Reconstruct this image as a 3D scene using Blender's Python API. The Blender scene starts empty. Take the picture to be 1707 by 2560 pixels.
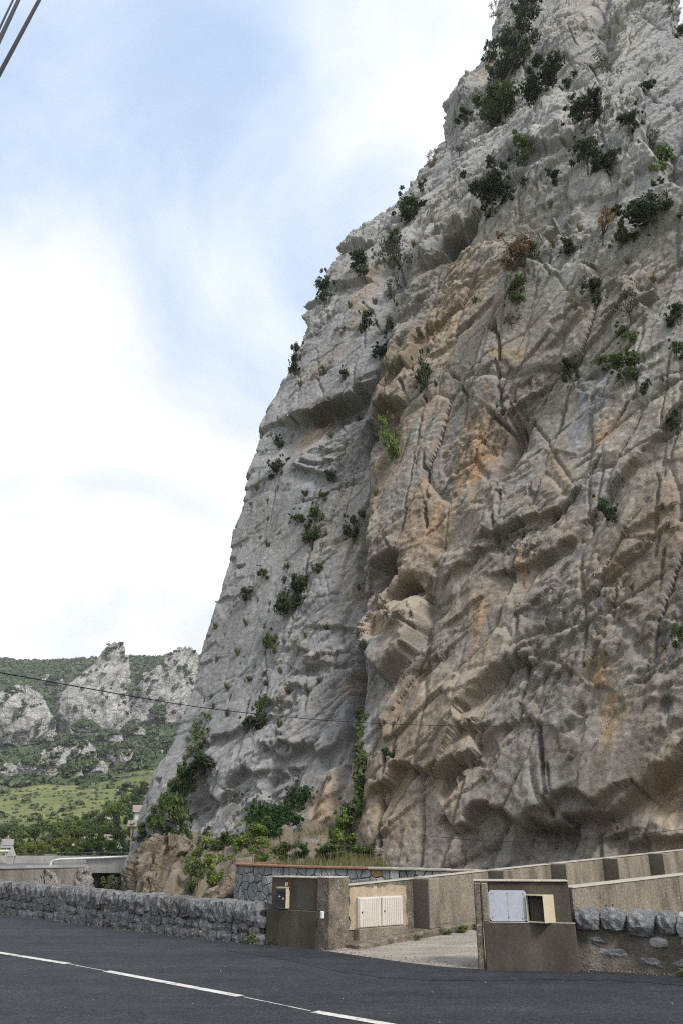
import bpy, bmesh, math, random
import numpy as np
from mathutils import Vector, Matrix, Euler

# ---------------------------------------------------------------- camera, sky, sun, exposure
scn = bpy.context.scene
col = scn.collection
cam_d = bpy.data.cameras.new('camera')
cam = bpy.data.objects.new('camera', cam_d); col.objects.link(cam)
cam.location = (0, 0, 1.6)
cam.rotation_euler = (math.radians(90 + 23.3), 0, 0)
cam_d.sensor_fit = 'HORIZONTAL'; cam_d.sensor_width = 15.62; cam_d.lens = 18.0
cam_d.clip_start = 0.1; cam_d.clip_end = 6000
scn.camera = cam
scn.view_settings.view_transform = 'Standard'; scn.view_settings.look = 'None'
scn.view_settings.gamma = 1.0; scn.view_settings.use_curve_mapping = False
scn.view_settings.exposure = 0.86

scn.cycles.use_denoising = False; scn.cycles.filter_width = 1.15
scn.cycles.max_bounces = 5; scn.cycles.diffuse_bounces = 1; scn.cycles.glossy_bounces = 2; scn.cycles.transparent_max_bounces = 6

SUN_AZ = math.radians(139.5)     # clockwise from +Y (straight ahead): behind the camera, to the right
SUN_EL = math.radians(47)
world = bpy.data.worlds.new('World'); scn.world = world; world.use_nodes = True
wn = world.node_tree.nodes; wl = world.node_tree.links; wn.clear()
def N(nodes, kind, **kw):
    n = nodes.new(kind)
    for k, v in kw.items():
        if k.startswith('i_'):
            n.inputs[int(k[2:]) if k[2:].isdigit() else k[2:].replace('_', ' ')].default_value = v
        else: setattr(n, k, v)
    return n
w_out = N(wn, 'ShaderNodeOutputWorld'); w_bg = N(wn, 'ShaderNodeBackground', i_1=0.10)
sky = N(wn, 'ShaderNodeTexSky', sky_type='NISHITA', sun_disc=False, sun_elevation=SUN_EL, sun_rotation=SUN_AZ,
        altitude=200.0, air_density=1.0, dust_density=1.6, ozone_density=1.5)
geo = N(wn, 'ShaderNodeTexCoord')
sep = N(wn, 'ShaderNodeSeparateXYZ'); wl.new(geo.outputs['Generated'], sep.inputs[0])
zc = N(wn, 'ShaderNodeMath', operation='MAXIMUM', i_1=0.0); wl.new(sep.outputs[2], zc.inputs[0])
za = N(wn, 'ShaderNodeMath', operation='ADD', i_1=0.45); wl.new(zc.outputs[0], za.inputs[0])
dome = N(wn, 'ShaderNodeVectorMath', operation='DIVIDE'); wl.new(geo.outputs['Generated'], dome.inputs[0])
cmb = N(wn, 'ShaderNodeCombineXYZ')
for i in range(3): wl.new(za.outputs[0], cmb.inputs[i])
wl.new(cmb.outputs[0], dome.inputs[1])
mapn = N(wn, 'ShaderNodeMapping'); wl.new(dome.outputs[0], mapn.inputs[0])
mapn.inputs['Location'].default_value = (9.1, 5.3, 0.0)
mapn.inputs['Rotation'].default_value = (0, 0, 1.6); mapn.inputs['Scale'].default_value = (1.0, 1.0, 0.25)
nz = N(wn, 'ShaderNodeTexNoise', i_Scale=3.0, i_Detail=6.0, i_Roughness=0.5, i_Distortion=0.5); wl.new(mapn.outputs[0], nz.inputs['Vector'])
# cloud cover thickens towards the horizon all the way round
hz = N(wn, 'ShaderNodeMapRange', i_1=0.12, i_2=0.95, i_3=0.34, i_4=0.02); wl.new(zc.outputs[0], hz.inputs[0])
cov = N(wn, 'ShaderNodeMath', operation='ADD'); wl.new(nz.outputs['Fac'], cov.inputs[0]); wl.new(hz.outputs[0], cov.inputs[1])
rmp = N(wn, 'ShaderNodeMapRange', interpolation_type='SMOOTHSTEP', i_1=0.36, i_2=0.86); wl.new(cov.outputs[0], rmp.inputs[0])
nz2 = N(wn, 'ShaderNodeTexNoise', i_Scale=6.0, i_Detail=4.0, i_Roughness=0.5); wl.new(mapn.outputs[0], nz2.inputs['Vector'])
ccol = N(wn, 'ShaderNodeMapRange', i_1=0.3, i_2=0.7, i_3=6.0, i_4=7.0); wl.new(nz2.outputs['Fac'], ccol.inputs[0])
cw = N(wn, 'ShaderNodeCombineXYZ'); cb = N(wn, 'ShaderNodeMath', operation='MULTIPLY', i_1=1.02)
wl.new(ccol.outputs[0], cb.inputs[0]); wl.new(ccol.outputs[0], cw.inputs[0]); wl.new(ccol.outputs[0], cw.inputs[1]); wl.new(cb.outputs[0], cw.inputs[2])
# thin high veil over the blue
veil = N(wn, 'ShaderNodeMix', data_type='RGBA', i_0=0.72); wl.new(sky.outputs[0], veil.inputs[6]); veil.inputs[7].default_value = (3.35, 4.5, 6.2, 1)
wm = N(wn, 'ShaderNodeMix', data_type='RGBA')
wl.new(rmp.outputs[0], wm.inputs[0]); wl.new(veil.outputs[2], wm.inputs[6]); wl.new(cw.outputs[0], wm.inputs[7])
wl.new(wm.outputs[2], w_bg.inputs[0]); wl.new(w_bg.outputs[0], w_out.inputs[0])

sun_d = bpy.data.lights.new('sun', 'SUN'); sun_d.energy = 2.0; sun_d.angle = math.radians(12); sun_d.color = (1.0, 0.97, 0.93)
sun = bpy.data.objects.new('sun', sun_d); col.objects.link(sun); sun.location = (60, -60, 120)
_sd = Vector((math.sin(SUN_AZ) * math.cos(SUN_EL), math.cos(SUN_AZ) * math.cos(SUN_EL), math.sin(SUN_EL)))
sun.rotation_euler = _sd.to_track_quat('Z', 'Y').to_euler()

# ---------------------------------------------------------------- helpers
def material(name, rough=0.9, spec=0.3):
    m = bpy.data.materials.new(name); m.use_nodes = True
    nt = m.node_tree; b = nt.nodes['Principled BSDF']
    b.inputs['Roughness'].default_value = rough; b.inputs['Specular IOR Level'].default_value = spec
    return m, nt.nodes, nt.links, b

def raw_mesh(name, V, F, mat=None, smooth=False, colors=None):
    """V (n,3) array, F (m,k) array of one face size"""
    V = np.asarray(V, np.float32).reshape(-1, 3); F = np.asarray(F, np.int32)
    me = bpy.data.meshes.new(name); k = F.shape[1]
    me.vertices.add(len(V)); me.vertices.foreach_set('co', V.ravel())
    me.loops.add(F.size); me.loops.foreach_set('vertex_index', F.ravel())
    me.polygons.add(len(F)); me.polygons.foreach_set('loop_start', np.arange(0, F.size, k, dtype=np.int32))
    if smooth: me.polygons.foreach_set('use_smooth', np.ones(len(F), bool))
    if colors is not None:
        a = me.color_attributes.new('Col', 'FLOAT_COLOR', 'POINT')
        c = np.ones((len(V), 4), np.float32); c[:, :3] = np.asarray(colors).reshape(-1, 3)
        a.data.foreach_set('color', c.ravel())
    me.update(calc_edges=True)
    if mat: me.materials.append(mat)
    return me

def link(name, me, parent=None, label=None, cat=None, group=None, kind=None, loc=None, rot=None, scale=None):
    o = bpy.data.objects.new(name, me); col.objects.link(o)
    if parent is not None: o.parent = parent
    if label: o['label'] = label
    if cat: o['category'] = cat; o['kind'] = 'thing'
    if group: o['group'] = group
    if kind: o['kind'] = kind
    if loc is not None: o.location = loc
    if rot is not None: o.rotation_euler = rot
    if scale is not None: o.scale = scale
    return o

def grid_faces(ny, nx):
    i = np.arange(ny * nx).reshape(ny, nx)
    return np.stack([i[:-1, :-1], i[:-1, 1:], i[1:, 1:], i[1:, :-1]], -1).reshape(-1, 4)


# ---- wall coordinates (metres along the face, metres up) of the relief of the cliff
EDGE = [(-1.57, -12.37, 48.0), (0.58, -12.01, 48.06), (2.61, -11.85, 48.26), (4.36, -11.45, 48.44), (6.94, -10.73, 48.69), (9.0, -9.77, 48.9), (11.42, -9.2, 49.14), (13.68, -8.71, 49.37), (19.15, -7.71, 49.92), (24.18, -6.91, 50.42), (30.08, -5.6, 51.01), (34.09, -4.45, 51.41), (37.5, -3.21, 51.75), (41.65, -2.7, 52.54), (46.84, -1.2, 54.26), (50.18, -0.54, 55.36), (52.58, 0.64, 56.15), (55.41, 2.61, 57.09), (58.08, 4.43, 57.97), (60.71, 6.17, 58.83), (63.04, 7.61, 59.6), (67.9, 9.85, 61.21), (73.61, 11.38, 63.09), (78.3, 11.72, 64.64), (88.31, 14.66, 67.94), (92.65, 16.61, 69.38), (93.78, 18.8, 69.75), (111.33, 22.34, 75.54), (118.82, 24.88, 78.01), (146.14, 33.84, 87.03)]
RIGHT_EDGE = [(0, 200.0), (67.69000000000001, 200.0), (68.29, 24.62), (69.7, 24.13), (72.33, 23.89), (76.57, 24.23), (90.69, 22.7)]
GULLY = [(15.79, 0.25), (15.38, 2.6), (14.29, 6.64), (13.03, 10.1), (12.54, 13.84), (11.54, 19.53), (10.41, 24.49), (10.26, 27.56), (10.38, 31.09), (9.87, 36.78), (10.48, 40.04), (10.66, 44.26), (9.54, 52.47), (1.59, 70.39), (1.99, 89.69), (-1.64, 121.69)]
LEFT_SLAB = [(3.88, 0.63), (2.51, 4.39), (2.42, 6.54), (5.61, 7.72), (5.23, 10.0), (5.75, 12.84), (6.29, 15.16), (6.64, 18.03), (6.63, 21.09), (6.05, 24.84), (4.0, 29.07), (1.32, 33.98), (0.38, 37.79), (-6, 39.43), (-6, 43.9), (-6, 55.26)]
FEATURES = [('step', [(3.23, 30.02), (4.52, 29.93), (6.2, 30.06), (8.04, 30.85)], 2.0, 3, 2.0, 1.0), ('step', [(12.29, 38.99), (13.42, 38.7), (14.56, 40.18), (15.53, 41.7), (16.11, 43.28), (18.04, 43.87)], 1.6, 2.0, 1.0, 0.6), ('bump', [(14.11, 40.32)], 0.91, 1.63, -4.5, 0.6, 3), ('bump', [(12.63, 46.43)], 2.76, 4.5, 1.0, 0, 2.0), ('bump', [(14.35, 15.18)], 0.64, 0.81, -4.2, 0, 3), ('step', [(13.04, 15.18), (13.29, 15.84), (13.96, 16.1), (14.79, 15.87)], 1.0, 1.6, 0.8, 0.5), ('bump', [(15.86, 13.8)], 0.65, 0.42, -3.6, 0.3, 3), ('step', [(14.91, 13.8), (15.4, 14.46), (16.3, 14.41), (16.8, 14.02)], 1.0, 1.5, 0.8, 0.5), ('bump', [(15.59, 11.16)], 1.57, 2.11, 1.5, 0.15, 3), ('step', [(14.27, 11.11), (15.17, 9.61), (16.28, 8.86), (17.16, 9.81), (17.26, 11.15), (17.3, 12.3)], 1.6, 2.5, 1.5, 0.8), ('crack', [(15.09, 12.9), (16.12, 11.78), (17.31, 10.91), (17.9, 11.74)], 1.2, 0.3), ('bump', [(17.65, 13.18)], 1.04, 1.5, -1.2, 0.4, 2.0), ('step', [(22.24, 13.53), (23.66, 13.61), (24.71, 13.88), (26.02, 15.45), (26.73, 16.15), (28.55, 17.99), (29.55, 18.88)], 0.9, 2.5, 0.9, 0.35), ('step', [(21.04, 15.76), (22.99, 15.9), (23.76, 16.07), (24.4, 16.76)], 0.9, 2.5, 0.8, 0.4), ('crack', [(27.82, 21.16), (26.72, 19.3), (25.06, 17.09), (23.57, 15.52)], 0.9, 0.16), ('crack', [(16.26, 28.14), (17.99, 25.75), (20.66, 22.18), (21.29, 20.37)], 0.8, 0.16), ('crack', [(19.29, 30.8), (20.05, 27.13), (20.62, 23.39), (21.3, 20.23)], 0.9, 0.2), ('crack', [(15.07, 26.48), (15.45, 24.11), (15.97, 19.83), (16.62, 17.38)], 0.9, 0.18), ('crack', [(20.83, 19.15), (21.07, 15.31), (21.67, 14.77)], 1.0, 0.25), ('crack', [(16.02, 23.7), (17.19, 24.14), (18.13, 24.79)], 0.7, 0.14), ('crack', [(24.5, 23.28), (25.88, 22.34), (26.97, 21.41)], 0.5, 0.12), ('crack', [(18.56, 18.28), (16.65, 16.64)], 0.6, 0.14), ('bump', [(18.01, 21.2)], 1.96, 3.48, -0.5, 0, 6), ('bump', [(21.04, 20.83)], 0.78, 1.96, -1.2, 0, 2.0), ('bump', [(18.53, 16.21)], 1.56, 1.3, -0.9, 0.5, 2.0), ('step', [(17.81, 3.71), (18.44, 4.21), (19.06, 4.61), (20.55, 5.42), (20.98, 5.61)], 1.5, 1.6, 1.0, 0.7), ('step', [(20.64, 6.65), (20.97, 7.31), (21.58, 8.1), (22.84, 8.46)], 1.6, 2.5, 1.2, 0.6), ('step', [(21.34, 5.4), (22.35, 5.8), (23.41, 6.28)], 0.7, 1.4, 0.6, 0.3), ('bump', [(20.19, 4.32)], 0.62, 0.65, -1.0, 0, 4), ('step', [(19.53, 4.35), (20.6, 5.19), (20.91, 4.75)], 0.6, 1, 0.5, 0.3), ('crack', [(22.43, 13.22), (22.93, 9.9), (23.24, 7.86), (23.99, 5.92)], 0.9, 0.22), ('bump', [(22.07, 11.08)], 0.55, 2.42, 0.6, 0, 4), ('step', [(25.67, 6.15), (26.32, 6.81), (26.63, 7.69)], 0.8, 1.5, 0.6, 0.3), ('step', [(21.39, 2.86), (22.0, 3.36), (22.95, 3.4), (23.76, 2.84), (24.63, 2.37), (26.04, 2.41), (27.07, 2.35), (27.82, 2.86), (28.6, 3.64), (29.98, 4.91)], 0.7, 1.4, 2.4, 0.85), ('bump', [(24.23, 1.99)], 1.44, 0.54, -1.3, 0, 3), ('bump', [(29.49, 3.45)], 0.9, 0.9, -1.0, 0, 2.0), ('bump', [(28.52, 2.18)], 0.96, 0.33, 0.9, 0, 2.0), ('step', [(27.53, 1.96), (28.52, 2.18), (29.43, 2.03), (30.06, 2.17)], 1.0, 1.2, 0.6, 0.4), ('bump', [(29.35, 2.69)], 0.45, 0.37, 1.0, 0, 2.0), ('crack', [(24.09, 7.02), (24.59, 4.82), (25.06, 2.78)], 0.8, 0.2), ('step', [(24.87, 2.92), (26.01, 3.25), (27.24, 2.93), (27.88, 3.35)], 0.9, 2.2, 0.7, 0.4), ('crack', [(17.59, 1.5), (17.61, 2.75), (17.07, 4.07)], 1.4, 0.35), ('crack', [(17.38, 6.41), (17.57, 4.44), (17.68, 2.93)], 0.8, 0.2), ('step', [(10.63, 26.57), (10.95, 27.48), (11.74, 27.71), (12.63, 27.04)], 1.6, 2.0, 1.4, 0.8), ('bump', [(11.89, 25.31)], 0.84, 1.87, -1.6, 0, 3), ('step', [(7.97, 11.89), (9.22, 11.19), (10.09, 11.25)], 0.9, 2.4, 0.8, 0.3), ('step', [(10.59, 6.65), (11.66, 6.31), (12.89, 6.74), (13.14, 7.38)], 1.1, 2.2, 0.9, 0.3), ('step', [(9.13, 6.17), (10.37, 5.74), (10.92, 6.1)], 0.9, 1.8, 0.7, 0.3), ('step', [(7.81, 5.13), (8.8, 4.82), (9.63, 5.11), (11.06, 5.17)], 0.9, 1.8, 0.6, 0.3), ('step', [(7.48, 9.78), (9.22, 9.23)], 0.7, 1.8, 0.6, 0.2), ('step', [(6.99, 8.25), (8.74, 8.45)], 0.6, 1.2, 0.4, 0.2), ('step', [(9.41, 13.6), (11.26, 13.55)], 0.7, 2, 0.5, 0.3), ('step', [(3.58, 7.43), (4.84, 7.58), (5.7, 8.24)], 0.8, 1.6, 0.5, 0.3), ('step', [(4.71, 4.77), (5.94, 4.27), (6.92, 4.9)], 0.8, 1.2, 0.6, 0.3), ('crack', [(4.93, 1.69), (5.04, 4.08), (5.61, 7.72), (5.23, 10.0), (5.69, 11.0), (6.41, 12.87), (6.29, 15.16), (7.28, 16.62), (6.99, 19.48)], 1.1, 0.45), ('bump', [(9.18, 9.36)], 1.55, 1.5, 0.9, 0, 3), ('bump', [(9.64, 12.78)], 1.65, 1.62, 0.9, 0, 3), ('bump', [(11.23, 7.31)], 1.5, 1.2, 0.8, 0, 3), ('bump', [(8.41, 5.72)], 1.55, 1.38, 0.8, 0, 3), ('bump', [(6.16, 5.84)], 1.32, 1.2, 0.8, 0, 3), ('bump', [(9.46, 16.02)], 1.65, 1.45, 0.7, 0, 3), ('bump', [(3.1, 4.26)], 0.91, 2.07, -0.9, 0, 2.0), ('bump', [(4.13, 3.88)], 1.02, 1.38, -1.2, 0, 2.0), ('crack', [(5.7, 8.24), (6.73, 8.63), (8.24, 8.73)], 0.5, 0.2), ('crack', [(9.07, 11.08), (10.32, 7.84)], 0.7, 0.2), ('crack', [(12.01, 10.7), (13.06, 8.49), (13.9, 6.25)], 0.7, 0.2), ('bump', [(14.23, 3.59)], 1.14, 1.9, 2.6, 0.35, 1.4), ('bump', [(12.77, 2.06)], 1.3, 1.0, 2.2, 0, 1.4), ('bump', [(20.3, 49.24)], 2.11, 3.64, 2.4, 0, 5), ('step', [(18.08, 48.29), (20.13, 45.58), (22.49, 43.98)], 1.2, 2, 1.0, 0.6), ('step', [(7.28, 64.42), (11.53, 63.48), (21.76, 52.41), (24.71, 48.3), (26.57, 43.35), (27.44, 39.81), (28.42, 35.79), (29.46, 34.42)], -2.6, 8, 2, -0.6), ('step', [(17.21, 37.87), (21.52, 35.82), (24.18, 35.12), (26.39, 34.85), (28.63, 34.44), (29.51, 33.96)], -1.6, 5, 2, -0.5), ('step', [(3.2, 75.96), (8.41, 71.45), (16.09, 60.81), (24.52, 49.05)], -1.4, 4, 2, -0.5), ('step', [(19.45, 31.6), (20.96, 34.26), (23.46, 32.4), (25.55, 30.14), (27.81, 27.46)], -1.2, 4, 2, -0.4), ('bump', [(3.81, 77.48)], 2.3, 7.02, 1.6, 0.3, 4), ('bump', [(1.59, 81.31)], 2.25, 9.72, 1.2, 0.3, 4), ('crack', [(18.46, 67.45), (23.83, 54.31), (25.94, 49.56), (26.96, 49.06)], 1.2, 0.3), ('crack', [(13.34, 75.48), (15.75, 70.58), (22.71, 55.68)], 0.9, 0.25), ('crack', [(25.89, 52.94), (27.98, 47.18), (29.24, 43.19)], 0.8, 0.25), ('bump', [(18.44, 75.08)], 0.75, 10.34, -2.0, 0, 2.0), ('bump', [(14.32, 77.61)], 2.34, 10.17, 1.2, 0.2, 3), ('bump', [(22.46, 66.94)], 3.0, 11.61, 1.0, 0, 2.0), ('crack', [(17.72, 65.46), (22.72, 51.05)], 1.0, 0.3), ('crack', [(21.21, 22.46), (21.37, 20.72)], 0.9, 0.22), ('step', [(22.42, 36.45), (23.79, 35.83)], 0.7, 1.2, 0.5, 0.4), ('step', [(17.71, 37.56), (19.89, 37.32)], 0.8, 1.0, 0.5, 0.4), ('step', [(-5.81, 55.13), (1.21, 50.54), (2.82, 50.17)], 1.2, 2.0, 0.9, 0.6), ('step', [(0.37, 45.02), (4.81, 43.01)], 1.0, 2.0, 0.8, 0.5), ('step', [(-2.14, 54.51), (0.61, 54.77)], 0.9, 2, 0.8, 0.4), ('step', [(10.64, 30.26), (12.96, 30.4), (13.33, 32.06)], 1.0, 2, 0.8, 0.5), ('step', [(11.39, 29.24), (11.97, 31.54)], 0.8, 1.5, 0.6, 0.4), ('crack', [(9.16, 33.9), (9.88, 27.7), (10.6, 24.1)], 0.9, 0.3), ('crack', [(14.61, 26.98), (13.81, 26.28), (12.66, 28.75)], 0.8, 0.3), ('step', [(4.64, 25.79), (7.19, 24.66), (7.71, 25.35)], 0.8, 1.6, 0.7, 0.3), ('step', [(5.59, 26.37), (7.07, 25.72)], 0.7, 1.2, 0.5, 0.3), ('bump', [(8.79, 43.23)], 1.25, 6.66, -1.4, 0.1, 2.0), ('bump', [(7.16, 42.02)], 1.3, 4.38, -1.0, 0.1, 2.0), ('crack', [(8.82, 48.22), (9.3, 40.72), (8.51, 37.44)], 1.0, 0.4), ('step', [(10.22, 42.21), (12.12, 40.02)], 0.8, 1.4, 0.6, 0.4), ('step', [(-2.51, 58.06), (3.11, 54.63)], -0.8, 2, 1, 0), ('step', [(15.22, 30.58), (16.02, 30.87), (16.83, 31.36)], 0.5, 1.4, 0.5, 0.25), ('step', [(16.57, 31.41), (17.36, 31.69), (18.16, 32.17)], 0.5, 1.4, 0.5, 0.25), ('step', [(10.6, 34.11), (11.46, 34.42), (12.3, 34.96)], 0.5, 1.4, 0.5, 0.25), ('step', [(23.32, 27.08), (24.0, 27.35), (24.72, 27.78)], 0.5, 1.4, 0.5, 0.25), ('step', [(25.71, 23.72), (26.35, 23.98), (27.02, 24.39)], 0.5, 1.4, 0.5, 0.25), ('step', [(27.47, 22.49), (28.08, 22.74), (28.73, 23.13)], 0.5, 1.4, 0.5, 0.25), ('step', [(19.34, 13.87), (19.98, 14.17), (20.66, 14.61)], 0.5, 1.4, 0.5, 0.25), ('step', [(23.29, 11.14), (23.84, 11.43), (24.43, 11.84)], 0.5, 1.4, 0.5, 0.25), ('step', [(27.03, 12.37), (27.55, 12.65), (28.11, 13.03)], 0.5, 1.4, 0.5, 0.25), ('step', [(28.13, 13.84), (28.66, 14.1), (29.23, 14.48)], 0.5, 1.4, 0.5, 0.25), ('step', [(19.02, 11.16), (19.63, 11.46), (20.27, 11.9)], 0.5, 1.4, 0.5, 0.25), ('step', [(17.79, 8.91), (18.37, 9.23), (19.0, 9.67)], 0.5, 1.4, 0.5, 0.25), ('step', [(24.9, 8.49), (25.35, 8.78), (25.84, 9.18)], 0.5, 1.4, 0.5, 0.25)]
STAINS = [('tan', 5.21, 28.28, 1.89, 1.64, 0.9), ('orange', 4.72, 28.63, 1.26, 1.26, 0.7), ('blue', 6.9, 28.23, 1.15, 1.8, 0.7), ('tan', 14.76, 39.36, 1.87, 5.17, 0.9), ('tan', 10.64, 46.77, 2.4, 5.84, 0.8), ('tan', 13.96, 41.76, 1.14, 2.72, 0.8), ('orange', 17.76, 20.99, 2.1, 3.9, 0.95), ('orange', 16.83, 19.29, 1.16, 2.24, 0.5), ('orange', 16.41, 25.35, 1.08, 1.7, 0.6), ('tan', 15.53, 12.11, 1.62, 2.75, 0.95), ('tan', 18.71, 6.71, 1.92, 2.2, 0.8), ('tan', 18.77, 2.55, 1.32, 1.62, 0.9), ('tan', 20.41, 4.31, 1.32, 1.14, 0.85), ('tan', 14.03, 3.4, 1.82, 2.0, 0.9), ('ochre', 13.48, 2.63, 1.3, 1.0, 0.55), ('orange', 14.46, 4.57, 0.78, 1.68, 0.5), ('orange', 20.85, 11.05, 0.8, 1.61, 0.8), ('orange', 21.52, 9.47, 0.69, 0.84, 0.7), ('tan', 16.66, 33.48, 3.85, 4.62, 0.75), ('orange', 14.4, 32.32, 1.48, 2.05, 0.35), ('ochre', 5.18, 40.62, 0.7, 3.18, 0.9), ('ochre', 5.09, 43.41, 0.95, 1.69, 0.8), ('ochre', 7.76, 80.07, 1.69, 2.14, 1.0), ('ochre', 4.74, 85.32, 1.3, 3.4, 0.8), ('ochre', 20.35, 27.39, 1.12, 0.75, 0.8), ('ochre', 27.54, 6.7, 0.68, 1.53, 0.95), ('ochre', 26.21, 13.78, 0.24, 1.61, 0.95), ('orange', 23.88, 13.61, 1.26, 1.38, 0.4), ('ochre', 29.48, 3.91, 0.6, 0.96, 0.6), ('tan', 29.18, 3.31, 0.9, 0.75, 0.8), ('tan', 26.68, 5.38, 1.62, 1.02, 0.3), ('brown', 24.74, 10.66, 1.8, 2.1, 0.9), ('brown', 25.38, 4.26, 1.44, 1.53, 1.0), ('brown', 28.01, 4.14, 1.6, 1.44, 1.0), ('brown', 27.98, 10.74, 1.71, 3.2, 1.0), ('brown', 24.24, 15.13, 2.2, 1.92, 0.8), ('brown', 23.27, 17.05, 1.38, 2.25, 0.8), ('brown', 28.29, 6.63, 1.87, 2.04, 0.8), ('brown', 22.19, 25.03, 2.97, 4.16, 0.55), ('brown', 28.5, 15.68, 1.14, 1.84, 0.7), ('brown', 26.39, 8.46, 2.0, 2.0, 0.8), ('brown', 19.24, 14.32, 1.75, 2.25, 0.45), ('dark', 24.31, 10.94, 1.1, 1.05, 0.6), ('dark', 25.36, 4.43, 0.9, 1.19, 0.55), ('dark', 28.33, 4.28, 1.02, 1.02, 0.5), ('dark', 29.07, 9.98, 0.72, 1.52, 0.4), ('blue', 25.54, 20.98, 1.01, 3.24, 1.0), ('blue', 24.75, 20.71, 0.66, 2.16, 0.5), ('blue', 14.67, 9.0, 0.7, 3.68, 0.65), ('blue', 14.45, 7.92, 0.56, 4.6, 0.4), ('dark', 6.06, 29.89, 2.69, 0.84, 1.0), ('dark', 14.04, 40.27, 1.19, 1.73, 0.9), ('brown', 14.43, 15.03, 0.99, 0.97, 0.9), ('tan', 17.71, 39.35, 1.92, 2.76, 0.5), ('pale', 23.93, 38.75, 3.51, 3.01, 0.8), ('pale', 25.34, 31.93, 3.24, 2.96, 0.6), ('pale', 28.06, 22.21, 1.05, 2.34, 0.6), ('pale', 15.09, 61.26, 6.8, 7.36, 0.6), ('pale', 21.94, 47.04, 2.97, 3.96, 0.6), ('tan', 26.29, 18.68, 0.66, 1.25, 0.4), ('orange', 26.71, 19.05, 0.84, 1.0, 0.5), ('tan', 23.41, 18.78, 1.2, 1.56, 0.6), ('orange', 23.66, 18.45, 0.69, 0.78, 0.5), ('tan', 20.25, 12.04, 1.92, 1.84, 0.5), ('dark', 24.6, 1.98, 2.16, 0.48, 0.55), ('dark', 27.24, 2.43, 1.36, 0.37, 0.5), ('dark', 18.83, 0.98, 0.88, 1.08, 0.2), ('brown', 11.34, 25.82, 0.94, 2.59, 0.8), ('brown', 20.38, 15.05, 1.44, 2.0, 0.5), ('tan', 12.15, 17.95, 1.86, 6.0, 0.4), ('tan', 15.91, 82.68, 2.7, 12.16, 0.45), ('tan', 19.93, 69.54, 1.64, 11.0, 0.45), ('pale', 19.92, 70.64, 2.46, 13.44, 0.5), ('tan', 8.35, 20.95, 2.8, 2.64, 0.45), ('tan', 10.02, 8.33, 2.79, 1.5, 0.35), ('orange', 9.83, 11.61, 0.93, 0.52, 0.5), ('orange', 12.51, 9.93, 0.35, 1.44, 0.6), ('dark', 3.7, 22.5, 2.4, 2.16, 0.3), ('dark', -0.96, 4.03, 1.52, 2.0, 0.2), ('dark', 7.52, 22.44, 1.85, 2.04, 0.35), ('tan', 11.1, 17.07, 1.6, 4.93, 0.55), ('tan', 7.97, 26.98, 1.17, 2.28, 0.5), ('dark', 3.87, 33.76, 0.94, 2.45, 0.35), ('blue', 5.74, 23.26, 2.28, 2.16, 0.5), ('tan', 4.4, 19.75, 1.95, 1.36, 0.25), ('dark', 2.01, 13.39, 1.56, 2.7, 0.25), ('tan', 2.53, 16.19, 1.6, 1.86, 0.25)]
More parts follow.
